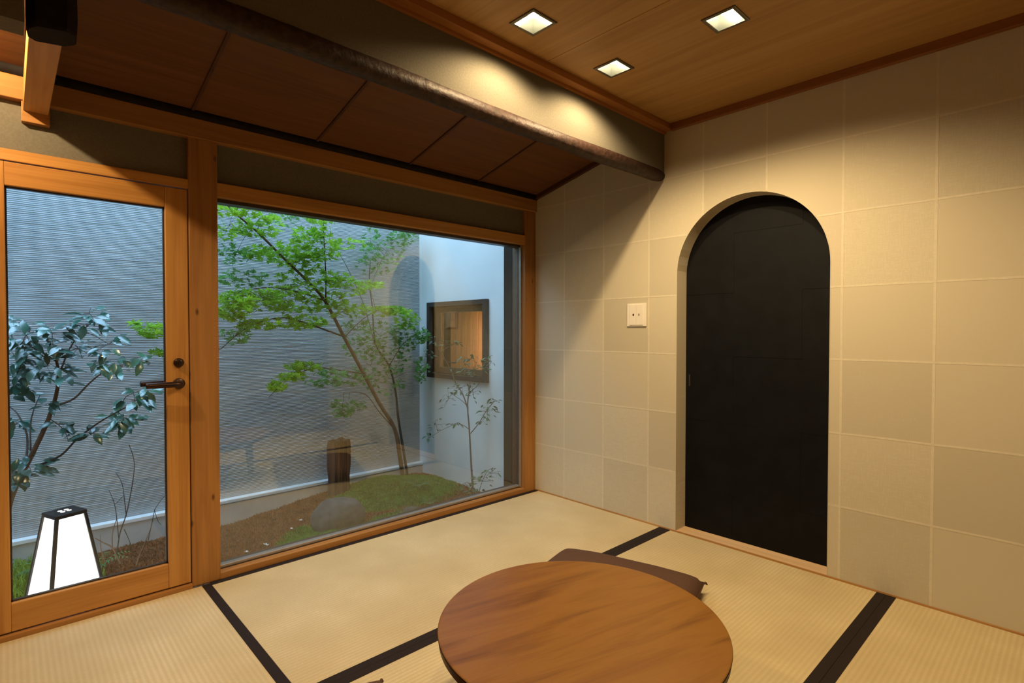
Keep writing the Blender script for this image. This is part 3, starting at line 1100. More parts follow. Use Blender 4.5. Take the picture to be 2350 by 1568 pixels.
wg = mesh_obj('wall_garden', vs, fs, M['ribbed'], None, False, fix=False)
tag(wg, 'grey courtyard wall of horizontally combed plaster', 'wall', kind='structure')
box('backing', XA, XW + 0.12, YW + 0.002, YW + 0.12, -0.3, ZT, M['ribbed'], wg)
cb = box('curb', XA, XW, YW - 0.045, YW + 0.01, -0.35, -0.044, M['curb'], None, 0.003)
tag(cb, 'low concrete curb at the foot of the combed wall', 'curb', kind='structure')
cbt = box('flashing', XA, XW, YW - 0.052, YW + 0.002, -0.044, -0.024, M['curb_top'], None, 0.002)
tag(cbt, 'white flashing strip on top of the concrete curb', 'flashing', kind='structure')

# white side wall with a framed square window
WY0, WY1, WZ0, WZ1 = 0.425, 1.063, 0.702, 1.212
parts = []
for (y0, y1, z0, z1) in ((0.20, WY0, -0.35, ZT), (WY1, YW + 0.1, -0.35, ZT), (WY0, WY1, -0.35, WZ0), (WY0, WY1, WZ1, ZT)):
    parts.append(([(XW, y0, z0), (XW + 0.2, y0, z0), (XW + 0.2, y1, z0), (XW, y1, z0), (XW, y0, z1), (XW + 0.2, y0, z1), (XW + 0.2, y1, z1), (XW, y1, z1)], BOXF))
v, f = join_geo(parts)
ww = mesh_obj('wall_courtyard', v, f, M['white_wall'])
tag(ww, 'smooth white stucco side wall of the courtyard', 'wall', kind='structure')
wn = empty('window_2', (XW, 0.744, 0.957))
tag(wn, 'square black framed window in the white courtyard wall', 'window', kind='structure')
fw = 0.034
for (y0, y1, z0, z1) in ((WY0 - fw, WY1 + fw, WZ1, WZ1 + fw), (WY0 - fw, WY1 + fw, WZ0 - fw, WZ0), (WY0 - fw, WY0, WZ0, WZ1), (WY1, WY1 + fw, WZ0, WZ1)):
    wbox('frame_bar', XW - 0.035, XW + 0.10, y0, y1, z0, z1, M['black_metal'], wn, 0.002)
fi = 0.046
for (y0, y1, z0, z1) in ((WY0, WY1, WZ1 - fi, WZ1), (WY0, WY1, WZ0, WZ0 + fi), (WY0, WY0 + fi, WZ0, WZ1), (WY1 - fi, WY1, WZ0, WZ1)):
    wbox('sash_bar', XW + 0.03, XW + 0.06, y0 + 0.0005, y1 - 0.0005, z0 + 0.0005, z1 - 0.0005, M['jamb'], wn, 0.002)
nb = 8
for i in range(nb):
    a = WY0 + fi + (WY1 - WY0 - 2 * fi) * i / nb
    b = WY0 + fi + (WY1 - WY0 - 2 * fi) * (i + 1) / nb
    wbox('board', XW + 0.135, XW + 0.15, a + 0.002, b - 0.002, WZ0 + 0.01, WZ1 - 0.01, M['orange_board'], wn, 0.0015)
for (y0, y1, z0, z1) in ((WY0 - 0.02, WY0, WZ0, WZ1), (WY1, WY1 + 0.02, WZ0, WZ1), (WY0 - 0.02, WY1 + 0.02, WZ1, WZ1 + 0.02), (WY0 - 0.02, WY1 + 0.02, WZ0 - 0.02, WZ0)):
    wbox('niche_side', XW + 0.10, XW + 0.19, y0, y1, z0, z1, M['orange_board'], wn)
wbox('niche_back', XW + 0.181, XW + 0.195, WY0 - 0.02, WY1 + 0.02, WZ0 - 0.02, WZ1 + 0.02, M['orange_board'], wn)
nl = wbox('added_glow_strip', XW + 0.062, XW + 0.10, WY0 + 0.001, WY0 + 0.008, WZ0 + 0.02, WZ1 - 0.02, emitter('added_glow', (1.0, 0.70, 0.40), 50.0), wn)  # hidden glowing strip added to brighten the boards
wbox('pane', XW + 0.042, XW + 0.047, WY0 + fi - 0.004, WY1 - fi + 0.004, WZ0 + fi - 0.004, WZ1 - fi + 0.004, M['glass_door'], wn)
lt = tube('latch', [(XW + 0.028, 0.80, 0.792), (XW + 0.012, 0.80, 0.790), (XW + 0.012, 0.86, 0.788), (XW + 0.02, 0.90, 0.796)], 0.006, 0.005, M['black_metal'], wn, 8)
lt.matrix_parent_inverse = Matrix.Translation(-wn.location)
wend = box('wall_courtyard_end', -4.1, -4.0, 0.1, YW + 0.1, -0.35, ZT, M['ribbed'])
tag(wend, 'grey wall closing the far end of the courtyard', 'wall', kind='structure')
hw = box('wall_house', -4.1, XL + 0.001, 0.06, 0.12, -0.35, ROOF, M['white_wall'])
tag(hw, 'outer house wall beyond the glass door', 'wall', kind='structure')

# ---- lantern
ln = empty('garden_lantern', (-2.318, 0.42, ground_z(-2.318, 0.42)), math.radians(45 - 24))
tag(ln, 'glowing white tapered lantern with black edges standing outside the glass door', 'lantern')
zb = ln.location.z
LT, LB = 0.049, 0.106     # half widths: top and foot
zt_ = 0.272 - zb


def lw_(z):
    return LB + (LT - LB) * z / zt_


cs = [(1, 1), (-1, 1), (-1, -1), (1, -1)]
foot = 0.03
box('foot_frame', -LB, LB, -LB, LB, 0.0, foot, M['black_metal'], ln, 0.002)
for k in range(4):
    a, b = cs[k], cs[(k + 1) % 4]
    vs = []
    for z in (foot, zt_):
        w = lw_(z)
        for i_ in (0.988, 0.965):
            vs += [(a[0] * w * i_, a[1] * w * i_, z), (b[0] * w * i_, b[1] * w * i_, z)]
    mesh_obj('shade_panel', vs, [(0, 1, 5, 4), (2, 6, 7, 3), (0, 2, 3, 1), (4, 5, 7, 6), (0, 4, 6, 2), (1, 3, 7, 5)], M['shade'], ln)
    vs = []
    for z in (foot - 0.002, zt_):
        w = lw_(z)
        e = 0.0055
        vs += [(a[0] * w - e, a[1] * w - e, z), (a[0] * w + e, a[1] * w - e, z), (a[0] * w + e, a[1] * w + e, z), (a[0] * w - e, a[1] * w + e, z)]
    hexa('corner_bar', vs, M['black_metal'], ln)
cap = box('cap', -LT - 0.006, LT + 0.006, -LT - 0.006, LT + 0.006, zt_, zt_ + 0.016, M['black_metal'], ln, 0.003)
for (a, b) in ((-0.011, -0.011), (0.011, -0.011), (-0.011, 0.011), (0.011, 0.011)):
    v, f = lathe([(0.008, zt_ + 0.012), (0.008, zt_ + 0.0168), (0.0075, zt_ + 0.0172)], 14)
    mesh_obj('vent_hole', [(x + a, y + b, z) for x, y, z in v], f, M['shade'], cap, True)

# ---- stones
rs = random.Random(11)


def stone(loc, sx_, sy_, sz_, label, seed, mat='stone'):
    bm = bmesh.new()
    bmesh.ops.create_icosphere(bm, subdivisions=4, radius=1.0)
    for v_ in bm.verts:
        n = v_.co.normalized()
        k = 1 + 0.14 * noise.noise(n * 1.4 + Vector((seed, 0, 0))) + 0.05 * noise.noise(n * 4 + Vector((seed, 3, 0)))
        c = Vector((math.copysign(abs(n.x) ** 0.85, n.x), math.copysign(abs(n.y) ** 0.85, n.y), math.copysign(abs(n.z) ** 0.8, n.z)))
        v_.co = Vector((c.x * sx_ * k, c.y * sy_ * k, c.z * sz_ * k))
    o = bm_obj('garden_stone', bm, M[mat], None, True)
    o.location = loc
    tag(o, label, 'stone', 'garden stones')
    return o


stone((-1.068, 0.575, -0.068), 0.145, 0.12, 0.11, 'large rounded grey stone in front of the old wooden stake', 1.7)
stone((-0.66, 0.50, -0.145), 0.13, 0.08, 0.05, 'flat grey stone at the near foot of the moss mound', 5.1)
stone((-0.33, 0.42, -0.165), 0.12, 0.09, 0.05, 'flat grey stone half sunk by the slender shrub', 8.3)

# ---- old stake: split, tapering, ragged top
vs, fs = [], []
stk = at(778, 1112, 1.08)
NS = 20
lvz = [-0.12, -0.03, 0.05, 0.13, 0.20, 0.26, 0.305]
for li, z in enumerate(lvz):
    for k in range(NS):
        a = 2 * math.pi * k / NS
        r = 0.072 + 0.010 * math.copysign(1, math.cos(2 * a)) * abs(math.cos(2 * a)) ** 2
        r *= 1 + 0.12 * noise.noise(Vector((math.cos(a) * 2.2, math.sin(a) * 2.2, z * 2.0)))
        r *= 0.93 if 1 <= li <= 2 else 1.03
        zz = z
        if li == len(lvz) - 1:
            r *= 0.93
            zz += 0.022 * noise.noise(Vector((math.cos(a) * 3, math.sin(a) * 3, 7)))
        vs.append((r * math.cos(a), r * 0.8 * math.sin(a), zz))
for i in range(len(lvz) - 1):
    for k in range(NS):
        fs.append((i * NS + k, i * NS + (k + 1) % NS, (i + 1) * NS + (k + 1) % NS, (i + 1) * NS + k))
vs.append((0, 0, 0.285))
for k in range(NS):
    fs.append(((len(lvz) - 1) * NS + k, (len(lvz) - 1) * NS + (k + 1) % NS, len(vs) - 1))
fs.append(tuple(range(NS)))
st = mesh_obj('wooden_stake', vs, fs, M['stake'], None, False)
st.location = stk
tag(st, 'weathered dark wooden stake standing before the combed wall', 'stake')

# ---- ground cover


def tufts(name, n, region, hmin, hmax, mat, label, cat, seed, lean=0.5, wide=0.003):
    rr = random.Random(seed)
    vs, fs = [], []
    tries = 0
    k = 0
    while k < n and tries < n * 30:
        tries += 1
        x, y = rr.uniform(-3.0, XW - 0.01), rr.uniform(0.14, YW - 0.05)
        p = region(x, y)
        if rr.random() > p:
            continue
        k += 1
        z = ground_z(x, y) - 0.002
        h = rr.uniform(hmin, hmax)
        a = rr.uniform(0, math.tau)
        d = Vector((math.cos(a), math.sin(a), 0))
        s = Vector((-d.y, d.x, 0)) * wide * rr.uniform(0.7, 1.4)
        l = d * h * rr.uniform(0, lean)
        p0 = Vector((x, y, z))
        b = len(vs)
        vs += [p0 - s, p0 + s, p0 + l * 0.35 + s * 0.8 + Vector((0, 0, h * 0.55)), p0 + l * 0.35 - s * 0.8 + Vector((0, 0, h * 0.55)), p0 + l + Vector((0, 0, h))]
        fs += [(b, b + 1, b + 2, b + 3), (b + 3, b + 2, b + 4)]
    o = mesh_obj(name, vs, fs, mat, None, False, fix=False)
    tag(o, label, cat, kind='stuff')
    return o


def bell(x, y, cx_, cy_, rx, ry):
    return math.exp(-(((x - cx_) / rx) ** 2 + ((y - cy_) / ry) ** 2) ** 2)


def mossy(x, y):
    m = max(bell(x, y, -0.50, 0.85, 0.42, 0.33), bell(x, y, -1.24, 0.52, 0.17, 0.20), bell(x, y, -0.85, 0.35, 0.25, 0.14), bell(x, y, -2.1, 0.22, 0.16, 0.08))
    return max(0.0, min(1.0, m * 1.9 + 0.35 * noise.noise(Vector((x * 7, y * 7, 4))))) if m > 0.15 else 0.0


def grassy(x, y):
    m = max(bell(x, y, -2.52, 0.80, 0.33, 0.50), bell(x, y, -2.45, 0.25, 0.3, 0.12))
    return max(0.0, min(1.0, m * 1.3 + 0.2 * noise.noise(Vector((x * 6, y * 6, 8))))) if m > 0.2 else 0.0


def brown(x, y):
    return max(0.0, 1.0 - 1.2 * mossy(x, y) - 1.2 * grassy(x, y)) if x > -2.6 else 0.0


tufts('moss', 44000, mossy, 0.006, 0.017, M['moss'], 'green moss covering the garden mound and around the round stone', 'moss', 21, 1.3, 0.0026)
tufts('dry_moss', 44000, brown, 0.006, 0.017, M['mulch'], 'reddish brown dried moss over the left of the garden bed', 'moss', 22, 1.3, 0.0024)
tufts('grass', 9000, grassy, 0.02, 0.065, M['grass'], 'short bright green grass around the lantern', 'grass', 23, 0.9, 0.0028)

# fallen petals on the brown bed
pr = random.Random(5)
BLOSSOM = ['white fallen blossom, upper one of the middle pair on the brown moss', 'white fallen blossom on brown moss closest to the round stone',
           'white fallen blossom farthest left on the brown moss', 'white fallen blossom lying nearest the window glass',
           'white fallen blossom second from the right on the brown moss', 'white fallen blossom, lower one of the middle pair on the brown moss',
           'white fallen blossom farthest right on the brown moss, toward the stake']
for (px, py, Yp) in ((608, 1172, 0.62), (630, 1190, 0.52), (565, 1195, 0.60), (573, 1215, 0.50), (668, 1150, 0.72), (612, 1180, 0.6), (690, 1140, 0.8)):
    p = at(px, py, Yp)
    zg = ground_z(p.x, p.y) + 0.022
    vs, fs = [], []
    for k in range(5):
        a = k * math.tau / 5 + pr.random()
        c, s = math.cos(a), math.sin(a)
        b = len(vs)
        vs += [(0, 0, 0), (c * 0.006 - s * 0.004, s * 0.006 + c * 0.004, 0.003), (c * 0.013, s * 0.013, 0.005), (c * 0.006 + s * 0.004, s * 0.006 - c * 0.004, 0.002)]
        fs.append((b, b + 1, b + 2, b + 3))
    o = mesh_obj('fallen_blossom', vs, fs, M['petal'], None, fix=False)
    o.location = (p.x, p.y, zg)
    tag(o, BLOSSOM.pop(0), 'blossom', 'fallen blossoms on the garden bed')


# ------------------------------------------------------------------ plants
def maple_leaf_mesh(size):
    vs = [(0, 0, 0)]
    fs = []
    lobes = [(-128, 0.42), (-84, 0.72), (-40, 0.92), (0, 1.05), (40, 0.92), (84, 0.72), (128, 0.42)]
    for an, L in lobes:
        a = math.radians(an + 90)
        c, s = math.cos(a), math.sin(a)
        w = 0.155 * L + 0.02
        b = len(vs)
        vs += [(c * 0.45 * L - s * w, s * 0.45 * L + c * w, 0.03), (c * L, s * L, -0.13 * L), (c * 0.45 * L + s * w, s * 0.45 * L - c * w, 0.03)]
        fs += [(0, b + 2, b + 1), (0, b + 1, b)]
    return [(x * size, (y - 0.1) * size, z * size) for x, y, z in vs], fs


def oval_leaf_mesh(L, w, fold=0.18, tip=1.0):
    prof_l = [(0.0, 0.06), (0.18, 0.62), (0.42, 1.0), (0.68, 0.80), (0.88, 0.36), (1.0, 0.02 * tip)]
    vs, fs = [], []
    for t, k in prof_l:
        zc = -0.22 * t * t * L
        vs += [(-w * k, t * L, zc + fold * w * k), (0, t * L, zc), (w * k, t * L, zc + fold * w * k)]
    for i in range(len(prof_l) - 1):
        a = i * 3
        fs += [(a, a + 1, a + 4, a + 3), (a + 1, a + 2, a + 5, a + 4)]
    return vs, fs


def shared_mesh(name, geo, mat, smooth=False):
    me = bpy.data.meshes.new(name)
    me.from_pydata(geo[0], [], geo[1])
    if smooth:
        me.polygons.foreach_set('use_smooth', [True] * len(me.polygons))
    me.materials.append(mat)
    return me


def put_leaf(me, loc, rot, scale, parent, inv):
    o = bpy.data.objects.new('leaf', me)
    o.location = loc
    o.rotation_euler = rot
    o.scale = (scale, scale, scale)
    COL.objects.link(o)
    o.parent = parent
    o.matrix_parent_inverse = inv
    return o


def nearest(p, pts):
    return min(pts, key=lambda q: (q - p).length_squared)


def tree_root(name, loc, label, cat, group=None):
    r = empty(name, loc)
    tag(r, label, cat, group)
    return r, Matrix.Translation(-Vector(loc))


# ---- Japanese maple
base = at(925, 1098, 1.0)
mp, minv = tree_root('maple_tree', base, 'slender green maple tree leaning left on the moss mound', 'tree')
P = lambda L: [at(*q) for q in L]
stems = [
    ('trunk', [(926, 1104, 1.0), (918, 1050, 1.0), (906, 985, 0.98), (870, 925, 0.95), (830, 850, 0.92), (790, 775, 0.88), (745, 690, 0.84), (700, 640, 0.80), (650, 592, 0.75), (590, 532, 0.70), (540, 490, 0.65), (500, 445, 0.6)], 0.017, 0.0035, 'bark'),
    ('trunk', [(936, 1100, 1.03), (927, 1040, 1.05), (914, 960, 1.08), (908, 900, 1.1), (893, 840, 1.1), (862, 790, 1.08), (855, 710, 1.1), (848, 650, 1.1), (850, 600, 1.1)], 0.011, 0.003, 'bark_dark'),
    ('branch', [(747, 694, 0.84), (748, 640, 0.80), (744, 560, 0.76), (741, 480, 0.74)], 0.005, 0.002, 'bark_dark'),
    ('branch', [(787, 772, 0.88), (740, 755, 0.80), (690, 738, 0.72), (640, 730, 0.66), (570, 750, 0.60), (506, 802, 0.52)], 0.006, 0.002, 'bark_dark'),
    ('branch', [(835, 858, 0.92), (780, 850, 0.84), (720, 845, 0.76), (660, 872, 0.70), (617, 912, 0.66)], 0.004, 0.0015, 'bark'),
    ('branch', [(905, 985, 0.98), (870, 945, 1.0), (838, 905, 1.0), (790, 900, 0.98)], 0.0035, 0.0015, 'bark'),
    ('branch', [(860, 790, 1.08), (835, 700, 1.1), (800, 620, 1.12), (765, 560, 1.12), (735, 525, 1.12)], 0.004, 0.0015, 'bark_pale'),
    ('branch', [(850, 660, 1.1), (870, 610, 1.1), (895, 565, 1.1), (925, 535, 1.1)], 0.003, 0.0012, 'bark_pale'),
    ('branch', [(893, 840, 1.1), (925, 790, 1.1), (960, 765, 1.05), (985, 760, 1.0)], 0.003, 0.0012, 'bark_dark'),
    ('branch', [(745, 690, 0.84), (690, 672, 0.74), (620, 660, 0.66), (540, 672, 0.58), (506, 690, 0.52)], 0.004, 0.0013, 'bark_dark'),
    ('branch', [(790, 775, 0.88), (830, 735, 0.9), (870, 712, 0.92), (915, 708, 0.95)], 0.003, 0.0012, 'bark'),
]
allp = []
for nm, pts, r0, r1, mt in stems:
    q = P(pts)
    o = tube(nm, q, r0, r1, M[mt], mp, 7)
    o.matrix_parent_inverse = minv
    allp += smooth_path(q, 6)
me_a = shared_mesh('maple_leaf', maple_leaf_mesh(0.031), M['maple'])
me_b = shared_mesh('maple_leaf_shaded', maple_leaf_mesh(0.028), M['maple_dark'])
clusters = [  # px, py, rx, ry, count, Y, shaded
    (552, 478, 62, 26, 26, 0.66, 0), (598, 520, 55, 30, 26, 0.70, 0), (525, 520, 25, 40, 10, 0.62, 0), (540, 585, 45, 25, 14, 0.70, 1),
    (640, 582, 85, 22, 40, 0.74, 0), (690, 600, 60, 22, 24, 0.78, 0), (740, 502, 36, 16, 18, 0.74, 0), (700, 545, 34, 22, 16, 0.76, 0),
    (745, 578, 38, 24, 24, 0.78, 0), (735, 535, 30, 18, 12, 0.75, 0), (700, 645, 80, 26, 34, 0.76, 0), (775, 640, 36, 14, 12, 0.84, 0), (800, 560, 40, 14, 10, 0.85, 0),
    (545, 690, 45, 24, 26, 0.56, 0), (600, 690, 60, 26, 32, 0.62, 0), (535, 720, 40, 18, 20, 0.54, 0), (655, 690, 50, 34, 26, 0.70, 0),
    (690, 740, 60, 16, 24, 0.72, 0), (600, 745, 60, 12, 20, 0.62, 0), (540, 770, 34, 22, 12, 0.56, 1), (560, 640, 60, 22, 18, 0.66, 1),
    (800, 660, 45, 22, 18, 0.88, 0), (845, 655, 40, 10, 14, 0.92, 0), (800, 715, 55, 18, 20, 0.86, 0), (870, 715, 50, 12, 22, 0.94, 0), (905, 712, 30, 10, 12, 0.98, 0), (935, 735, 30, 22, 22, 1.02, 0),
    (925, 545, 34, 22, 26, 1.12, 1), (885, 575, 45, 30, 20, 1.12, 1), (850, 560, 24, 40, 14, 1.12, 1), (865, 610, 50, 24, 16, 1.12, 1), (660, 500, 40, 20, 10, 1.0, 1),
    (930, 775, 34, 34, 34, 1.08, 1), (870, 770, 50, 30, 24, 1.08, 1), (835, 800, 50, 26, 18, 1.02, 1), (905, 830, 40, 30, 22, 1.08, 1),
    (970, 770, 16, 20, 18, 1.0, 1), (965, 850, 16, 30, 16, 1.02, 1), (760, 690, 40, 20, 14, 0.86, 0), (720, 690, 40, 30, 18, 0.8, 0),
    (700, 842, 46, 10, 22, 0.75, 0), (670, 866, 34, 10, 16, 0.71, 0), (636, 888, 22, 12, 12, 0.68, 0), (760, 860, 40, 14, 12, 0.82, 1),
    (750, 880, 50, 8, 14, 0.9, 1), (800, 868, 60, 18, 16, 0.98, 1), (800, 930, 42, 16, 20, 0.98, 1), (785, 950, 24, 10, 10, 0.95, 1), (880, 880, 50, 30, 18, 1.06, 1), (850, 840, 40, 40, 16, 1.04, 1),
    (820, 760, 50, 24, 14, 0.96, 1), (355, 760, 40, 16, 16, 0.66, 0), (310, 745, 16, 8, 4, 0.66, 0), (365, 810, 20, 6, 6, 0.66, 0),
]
rl = random.Random(77)
n_parts = 0
extra = {0: [], 1: []}
twigs = []
placed = []
for (px, py, rx, ry, cnt, Y, dk) in clusters:
    c0 = at(px, py, Y)
    sc = (at(px + 10, py, Y) - c0).length / 10.0
    # a spray of twigs reaches each cluster from the nearest branch
    near = nearest(c0, allp)
    mid = (near + c0) * 0.5 + Vector((0, 0, 0.02))
    twigs.append(([near, mid, c0], 0.0016))
    loc_tw = [c0]
    for _ in range(3):
        e = at(px + rl.uniform(-rx, rx) * 0.9, py + rl.uniform(-ry, ry) * 0.8, Y + rl.uniform(-0.07, 0.07))
        twigs.append(([c0, (c0 + e) * 0.5 + Vector((0, 0, 0.008)), e], 0.0010))
        loc_tw += [(c0 + e) * 0.5, e]
    for k in range(int(cnt * 4.0)):
        while True:
            u, w = rl.uniform(-1, 1), rl.uniform(-1, 1)
            if u * u + w * w <= 1:
                break
        p = at(px + u * rx, py + w * ry, Y + rl.uniform(-0.09, 0.09))
        p.y = min(p.y, YW - 0.03)
        if p.x > XW - 0.02:
            p.x = XW - 0.02
        placed.append((p, (rl.uniform(-0.2, 1.25), rl.uniform(-0.5, 0.5), rl.uniform(0, math.tau)), rl.uniform(0.75, 1.2), dk))
rl.shuffle(placed)
for (p, rot, s, dk) in placed:
    if n_parts < 300:
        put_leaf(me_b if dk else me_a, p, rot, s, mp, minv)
        n_parts += 1
    else:
        extra[dk].append((p, rot, s))
for dk in (0, 1):
    geo = maple_leaf_mesh(0.028 if dk else 0.031)
    parts = []
    for p, rot, s in extra[dk]:
        mtx = Matrix.Translation(p) @ Euler(rot).to_matrix().to_4x4() @ Matrix.Scale(s, 4)
        parts.append(([tuple(mtx @ Vector(q)) for q in geo[0]], geo[1]))
    v, f = join_geo(parts)
    o = mesh_obj('foliage', v, f, M['maple_dark' if dk else 'maple'], mp, fix=False)
    o.matrix_parent_inverse = minv
    o['kind'] = 'stuff'
v, f = join_geo([tube_geo(a, [r, r * 0.8, r * 0.4], 4) for a, r in twigs])
o = mesh_obj('twigs', v, f, M['bark'], mp, True)
o.matrix_parent_inverse = minv
o['kind'] = 'stuff'

# ---- camellia
cbase = at(14, 1190, 0.62)
cm, cinv = tree_root('camellia_shrub', (cbase.x, cbase.y, ground_z(cbase.x, cbase.y)), 'glossy dark leaved camellia shrub behind the glass door', 'shrub')
cst = [
    ('trunk', [(-15, 1320, 0.62), (10, 1200, 0.62), (32, 1125, 0.62), (75, 1040, 0.60), (112, 960, 0.58), (132, 890, 0.56), (130, 830, 0.56), (100, 760, 0.56)], 0.014, 0.004, 'bark'),
    ('branch', [(90, 1068, 0.60), (140, 1045, 0.56), (180, 1005, 0.52), (230, 968, 0.48), (270, 945, 0.46), (310, 925, 0.45)], 0.005, 0.002, 'bark_dark'),
    ('branch', [(132, 930, 0.57), (170, 915, 0.54), (205, 880, 0.52), (240, 855, 0.5), (320, 830, 0.48)], 0.005, 0.002, 'bark_pale'),
    ('branch', [(132, 870, 0.56), (160, 800, 0.56), (190, 760, 0.56), (215, 735, 0.56)], 0.004, 0.0015, 'bark_pale'),
    ('branch', [(60, 1060, 0.62), (62, 1000, 0.66), (40, 950, 0.70), (15, 930, 0.72)], 0.005, 0.002, 'bark_pale'),
    ('branch', [(70, 1035, 0.62), (72, 960, 0.66), (95, 900, 0.7)], 0.004, 0.0015, 'bark_pale'),
    ('branch', [(130, 830, 0.56), (80, 800, 0.56), (30, 780, 0.58)], 0.004, 0.0015, 'bark_dark'),
    ('branch', [(270, 945, 0.46), (290, 910, 0.45), (330, 895, 0.44)], 0.002, 0.001, 'bark_dark'),
    ('branch', [(112, 960, 0.58), (145, 985, 0.56), (158, 1015, 0.55)], 0.002, 0.001, 'bark_dark'),
]
cpts = []
for nm, pts, r0, r1, mt in cst:
    q = P(pts)
    o = tube(nm, q, r0, r1, M[mt], cm, 7)
    o.matrix_parent_inverse = cinv
    cpts += smooth_path(q, 6)
me_c = shared_mesh('camellia_leaf', oval_leaf_mesh(0.060, 0.0140), M['camellia'], True)
ccl = [(60, 770, 45, 40, 20, .57), (40, 830, 32, 50, 20, .60), (100, 830, 50, 40, 18, .55), (120, 765, 40, 28, 10, .56), (195, 745, 40, 26, 12, .56),
       (205, 720, 28, 14, 6, .56), (240, 740, 14, 10, 3, .56), (180, 800, 50, 25, 12, .54), (250, 790, 30, 24, 9, .52), (140, 860, 40, 22, 8, .54), (275, 840, 34, 18, 8, .49),
       (325, 828, 14, 8, 4, .48), (220, 840, 24, 16, 5, .5), (50, 890, 30, 24, 6, .65), (105, 930, 22, 10, 4, .6), (35, 975, 22, 30, 6, .68), (140, 975, 28, 10, 5, .56),
       (65, 1070, 44, 24, 16, .60), (40, 1095, 18, 14, 6, .62), (210, 995, 34, 10, 7, .49), (285, 965, 28, 16, 9, .455), (310, 920, 34, 22, 14, .445), (330, 895, 18, 10, 4, .44), (265, 960, 20, 10, 4, .46), (20, 760, 14, 30, 8, .6), (30, 880, 16, 30, 6, .64)]
cgeo = []
cleaves = []
for (px, py, rx, ry, cnt, Y) in ccl:
    c0 = at(px, py, Y)
    near = nearest(c0, cpts)
    cgeo.append(tube_geo([near, (near + c0) * 0.5 + Vector((0, 0, 0.006)), c0], [0.002, 0.0017, 0.0012], 5))
    for k in range(int(cnt * 1.9)):
        while True:
            u, w = rl.uniform(-1, 1), rl.uniform(-1, 1)
            if u * u + w * w <= 1:
                break
        p = at(px + u * rx, py + w * ry, Y + rl.uniform(-0.06, 0.06))
        out = (p - c0)
        az = math.atan2(out.y, out.x) - math.pi / 2 + rl.uniform(-0.6, 0.6)
        cleaves.append((p, tuple((Matrix.Rotation(rl.uniform(0.0, 1.0), 3, 'X') @ Euler((rl.uniform(-0.5, 0.25), rl.uniform(-0.4, 0.4), az)).to_matrix()).to_euler()), rl.uniform(0.75, 1.2)))
        if k % 3 == 0:
            cgeo.append(tube_geo([c0, (c0 + p) * 0.5 + Vector((0, 0, 0.003)), p], [0.0012, 0.001, 0.0008], 4))
rl.shuffle(cleaves)
for p, rot, s in cleaves[:300]:
    put_leaf(me_c, p, rot, s, cm, cinv)
lg = oval_leaf_mesh(0.060, 0.0140)
lparts = []
for p, rot, s in cleaves[300:]:
    mtx = Matrix.Translation(p) @ Euler(rot).to_matrix().to_4x4() @ Matrix.Scale(s, 4)
    lparts.append(([tuple(mtx @ Vector(q)) for q in lg[0]], lg[1]))
if lparts:
    v, f = join_geo(lparts)
    o = mesh_obj('foliage', v, f, M['camellia'], cm, True, fix=False)
    o.matrix_parent_inverse = cinv
    o['kind'] = 'stuff'
v, f = join_geo(cgeo)
o = mesh_obj('twigs', v, f, M['bark_pale'], cm, True)
o.matrix_parent_inverse = cinv
o['kind'] = 'stuff'

# ---- slender nandina by the white wall
nb_ = at(1087, 1150, 0.40)
nn, ninv = tree_root('nandina_shrub', (nb_.x, nb_.y, ground_z(nb_.x, nb_.y)), 'slender upright shrub with fine leaflets before the white wall', 'shrub')
nst = [
    ('stem', [(1088, 1185, 0.40), (1085, 1120, 0.40), (1081, 1060, 0.40), (1077, 985, 0.40), (1073, 930, 0.40), (1078, 890, 0.40)], 0.0075, 0.004, 'bark_pale'),
    ('stem', [(1074, 940, 0.40), (1062, 905, 0.41), (1046, 880, 0.42), (1030, 840, 0.44), (1005, 800, 0.47)], 0.0045, 0.002, 'bark_pale'),
    ('stem', [(1080, 995, 0.40), (1100, 970, 0.39), (1118, 940, 0.38), (1138, 918, 0.37)], 0.003, 0.0012, 'bark_dark'),
    ('stem', [(1076, 985, 0.40), (1060, 975, 0.40), (1040, 975, 0.40)], 0.0022, 0.001, 'bark_dark'),
    ('stem', [(1075, 935, 0.40), (1060, 920, 0.40), (1030, 900, 0.40)], 0.0022, 0.001, 'bark_dark'),
    ('stem', [(1078, 890, 0.40), (1082, 860, 0.40), (1095, 830, 0.39)], 0.002, 0.001, 'bark_dark'),
    ('stem', [(1078, 900, 0.40), (1100, 880, 0.38), (1128, 830, 0.37)], 0.002, 0.001, 'bark_dark'),
    ('stem', [(1094, 1150, 0.40), (1105, 1110, 0.37), (1120, 1080, 0.35), (1138, 1075, 0.34)], 0.0025, 0.001, 'bark_dark'),
    ('stem', [(1086, 1130, 0.40), (1075, 1108, 0.42), (1060, 1112, 0.43)], 0.002, 0.001, 'bark_dark'),
    ('stem', [(1046, 880, 0.42), (1030, 850, 0.44), (990, 960, 0.55)], 0.0012, 0.0008, 'bark_dark'),
]


def wall_y(px):
    d = FWD + R2 * ((px - 1175.0) / FPX)
    return CAM.y + d.y * (XW - CAM.x) / d.x


def clear(px, Y, m=0.075):
    return min(Y, wall_y(px) - m)


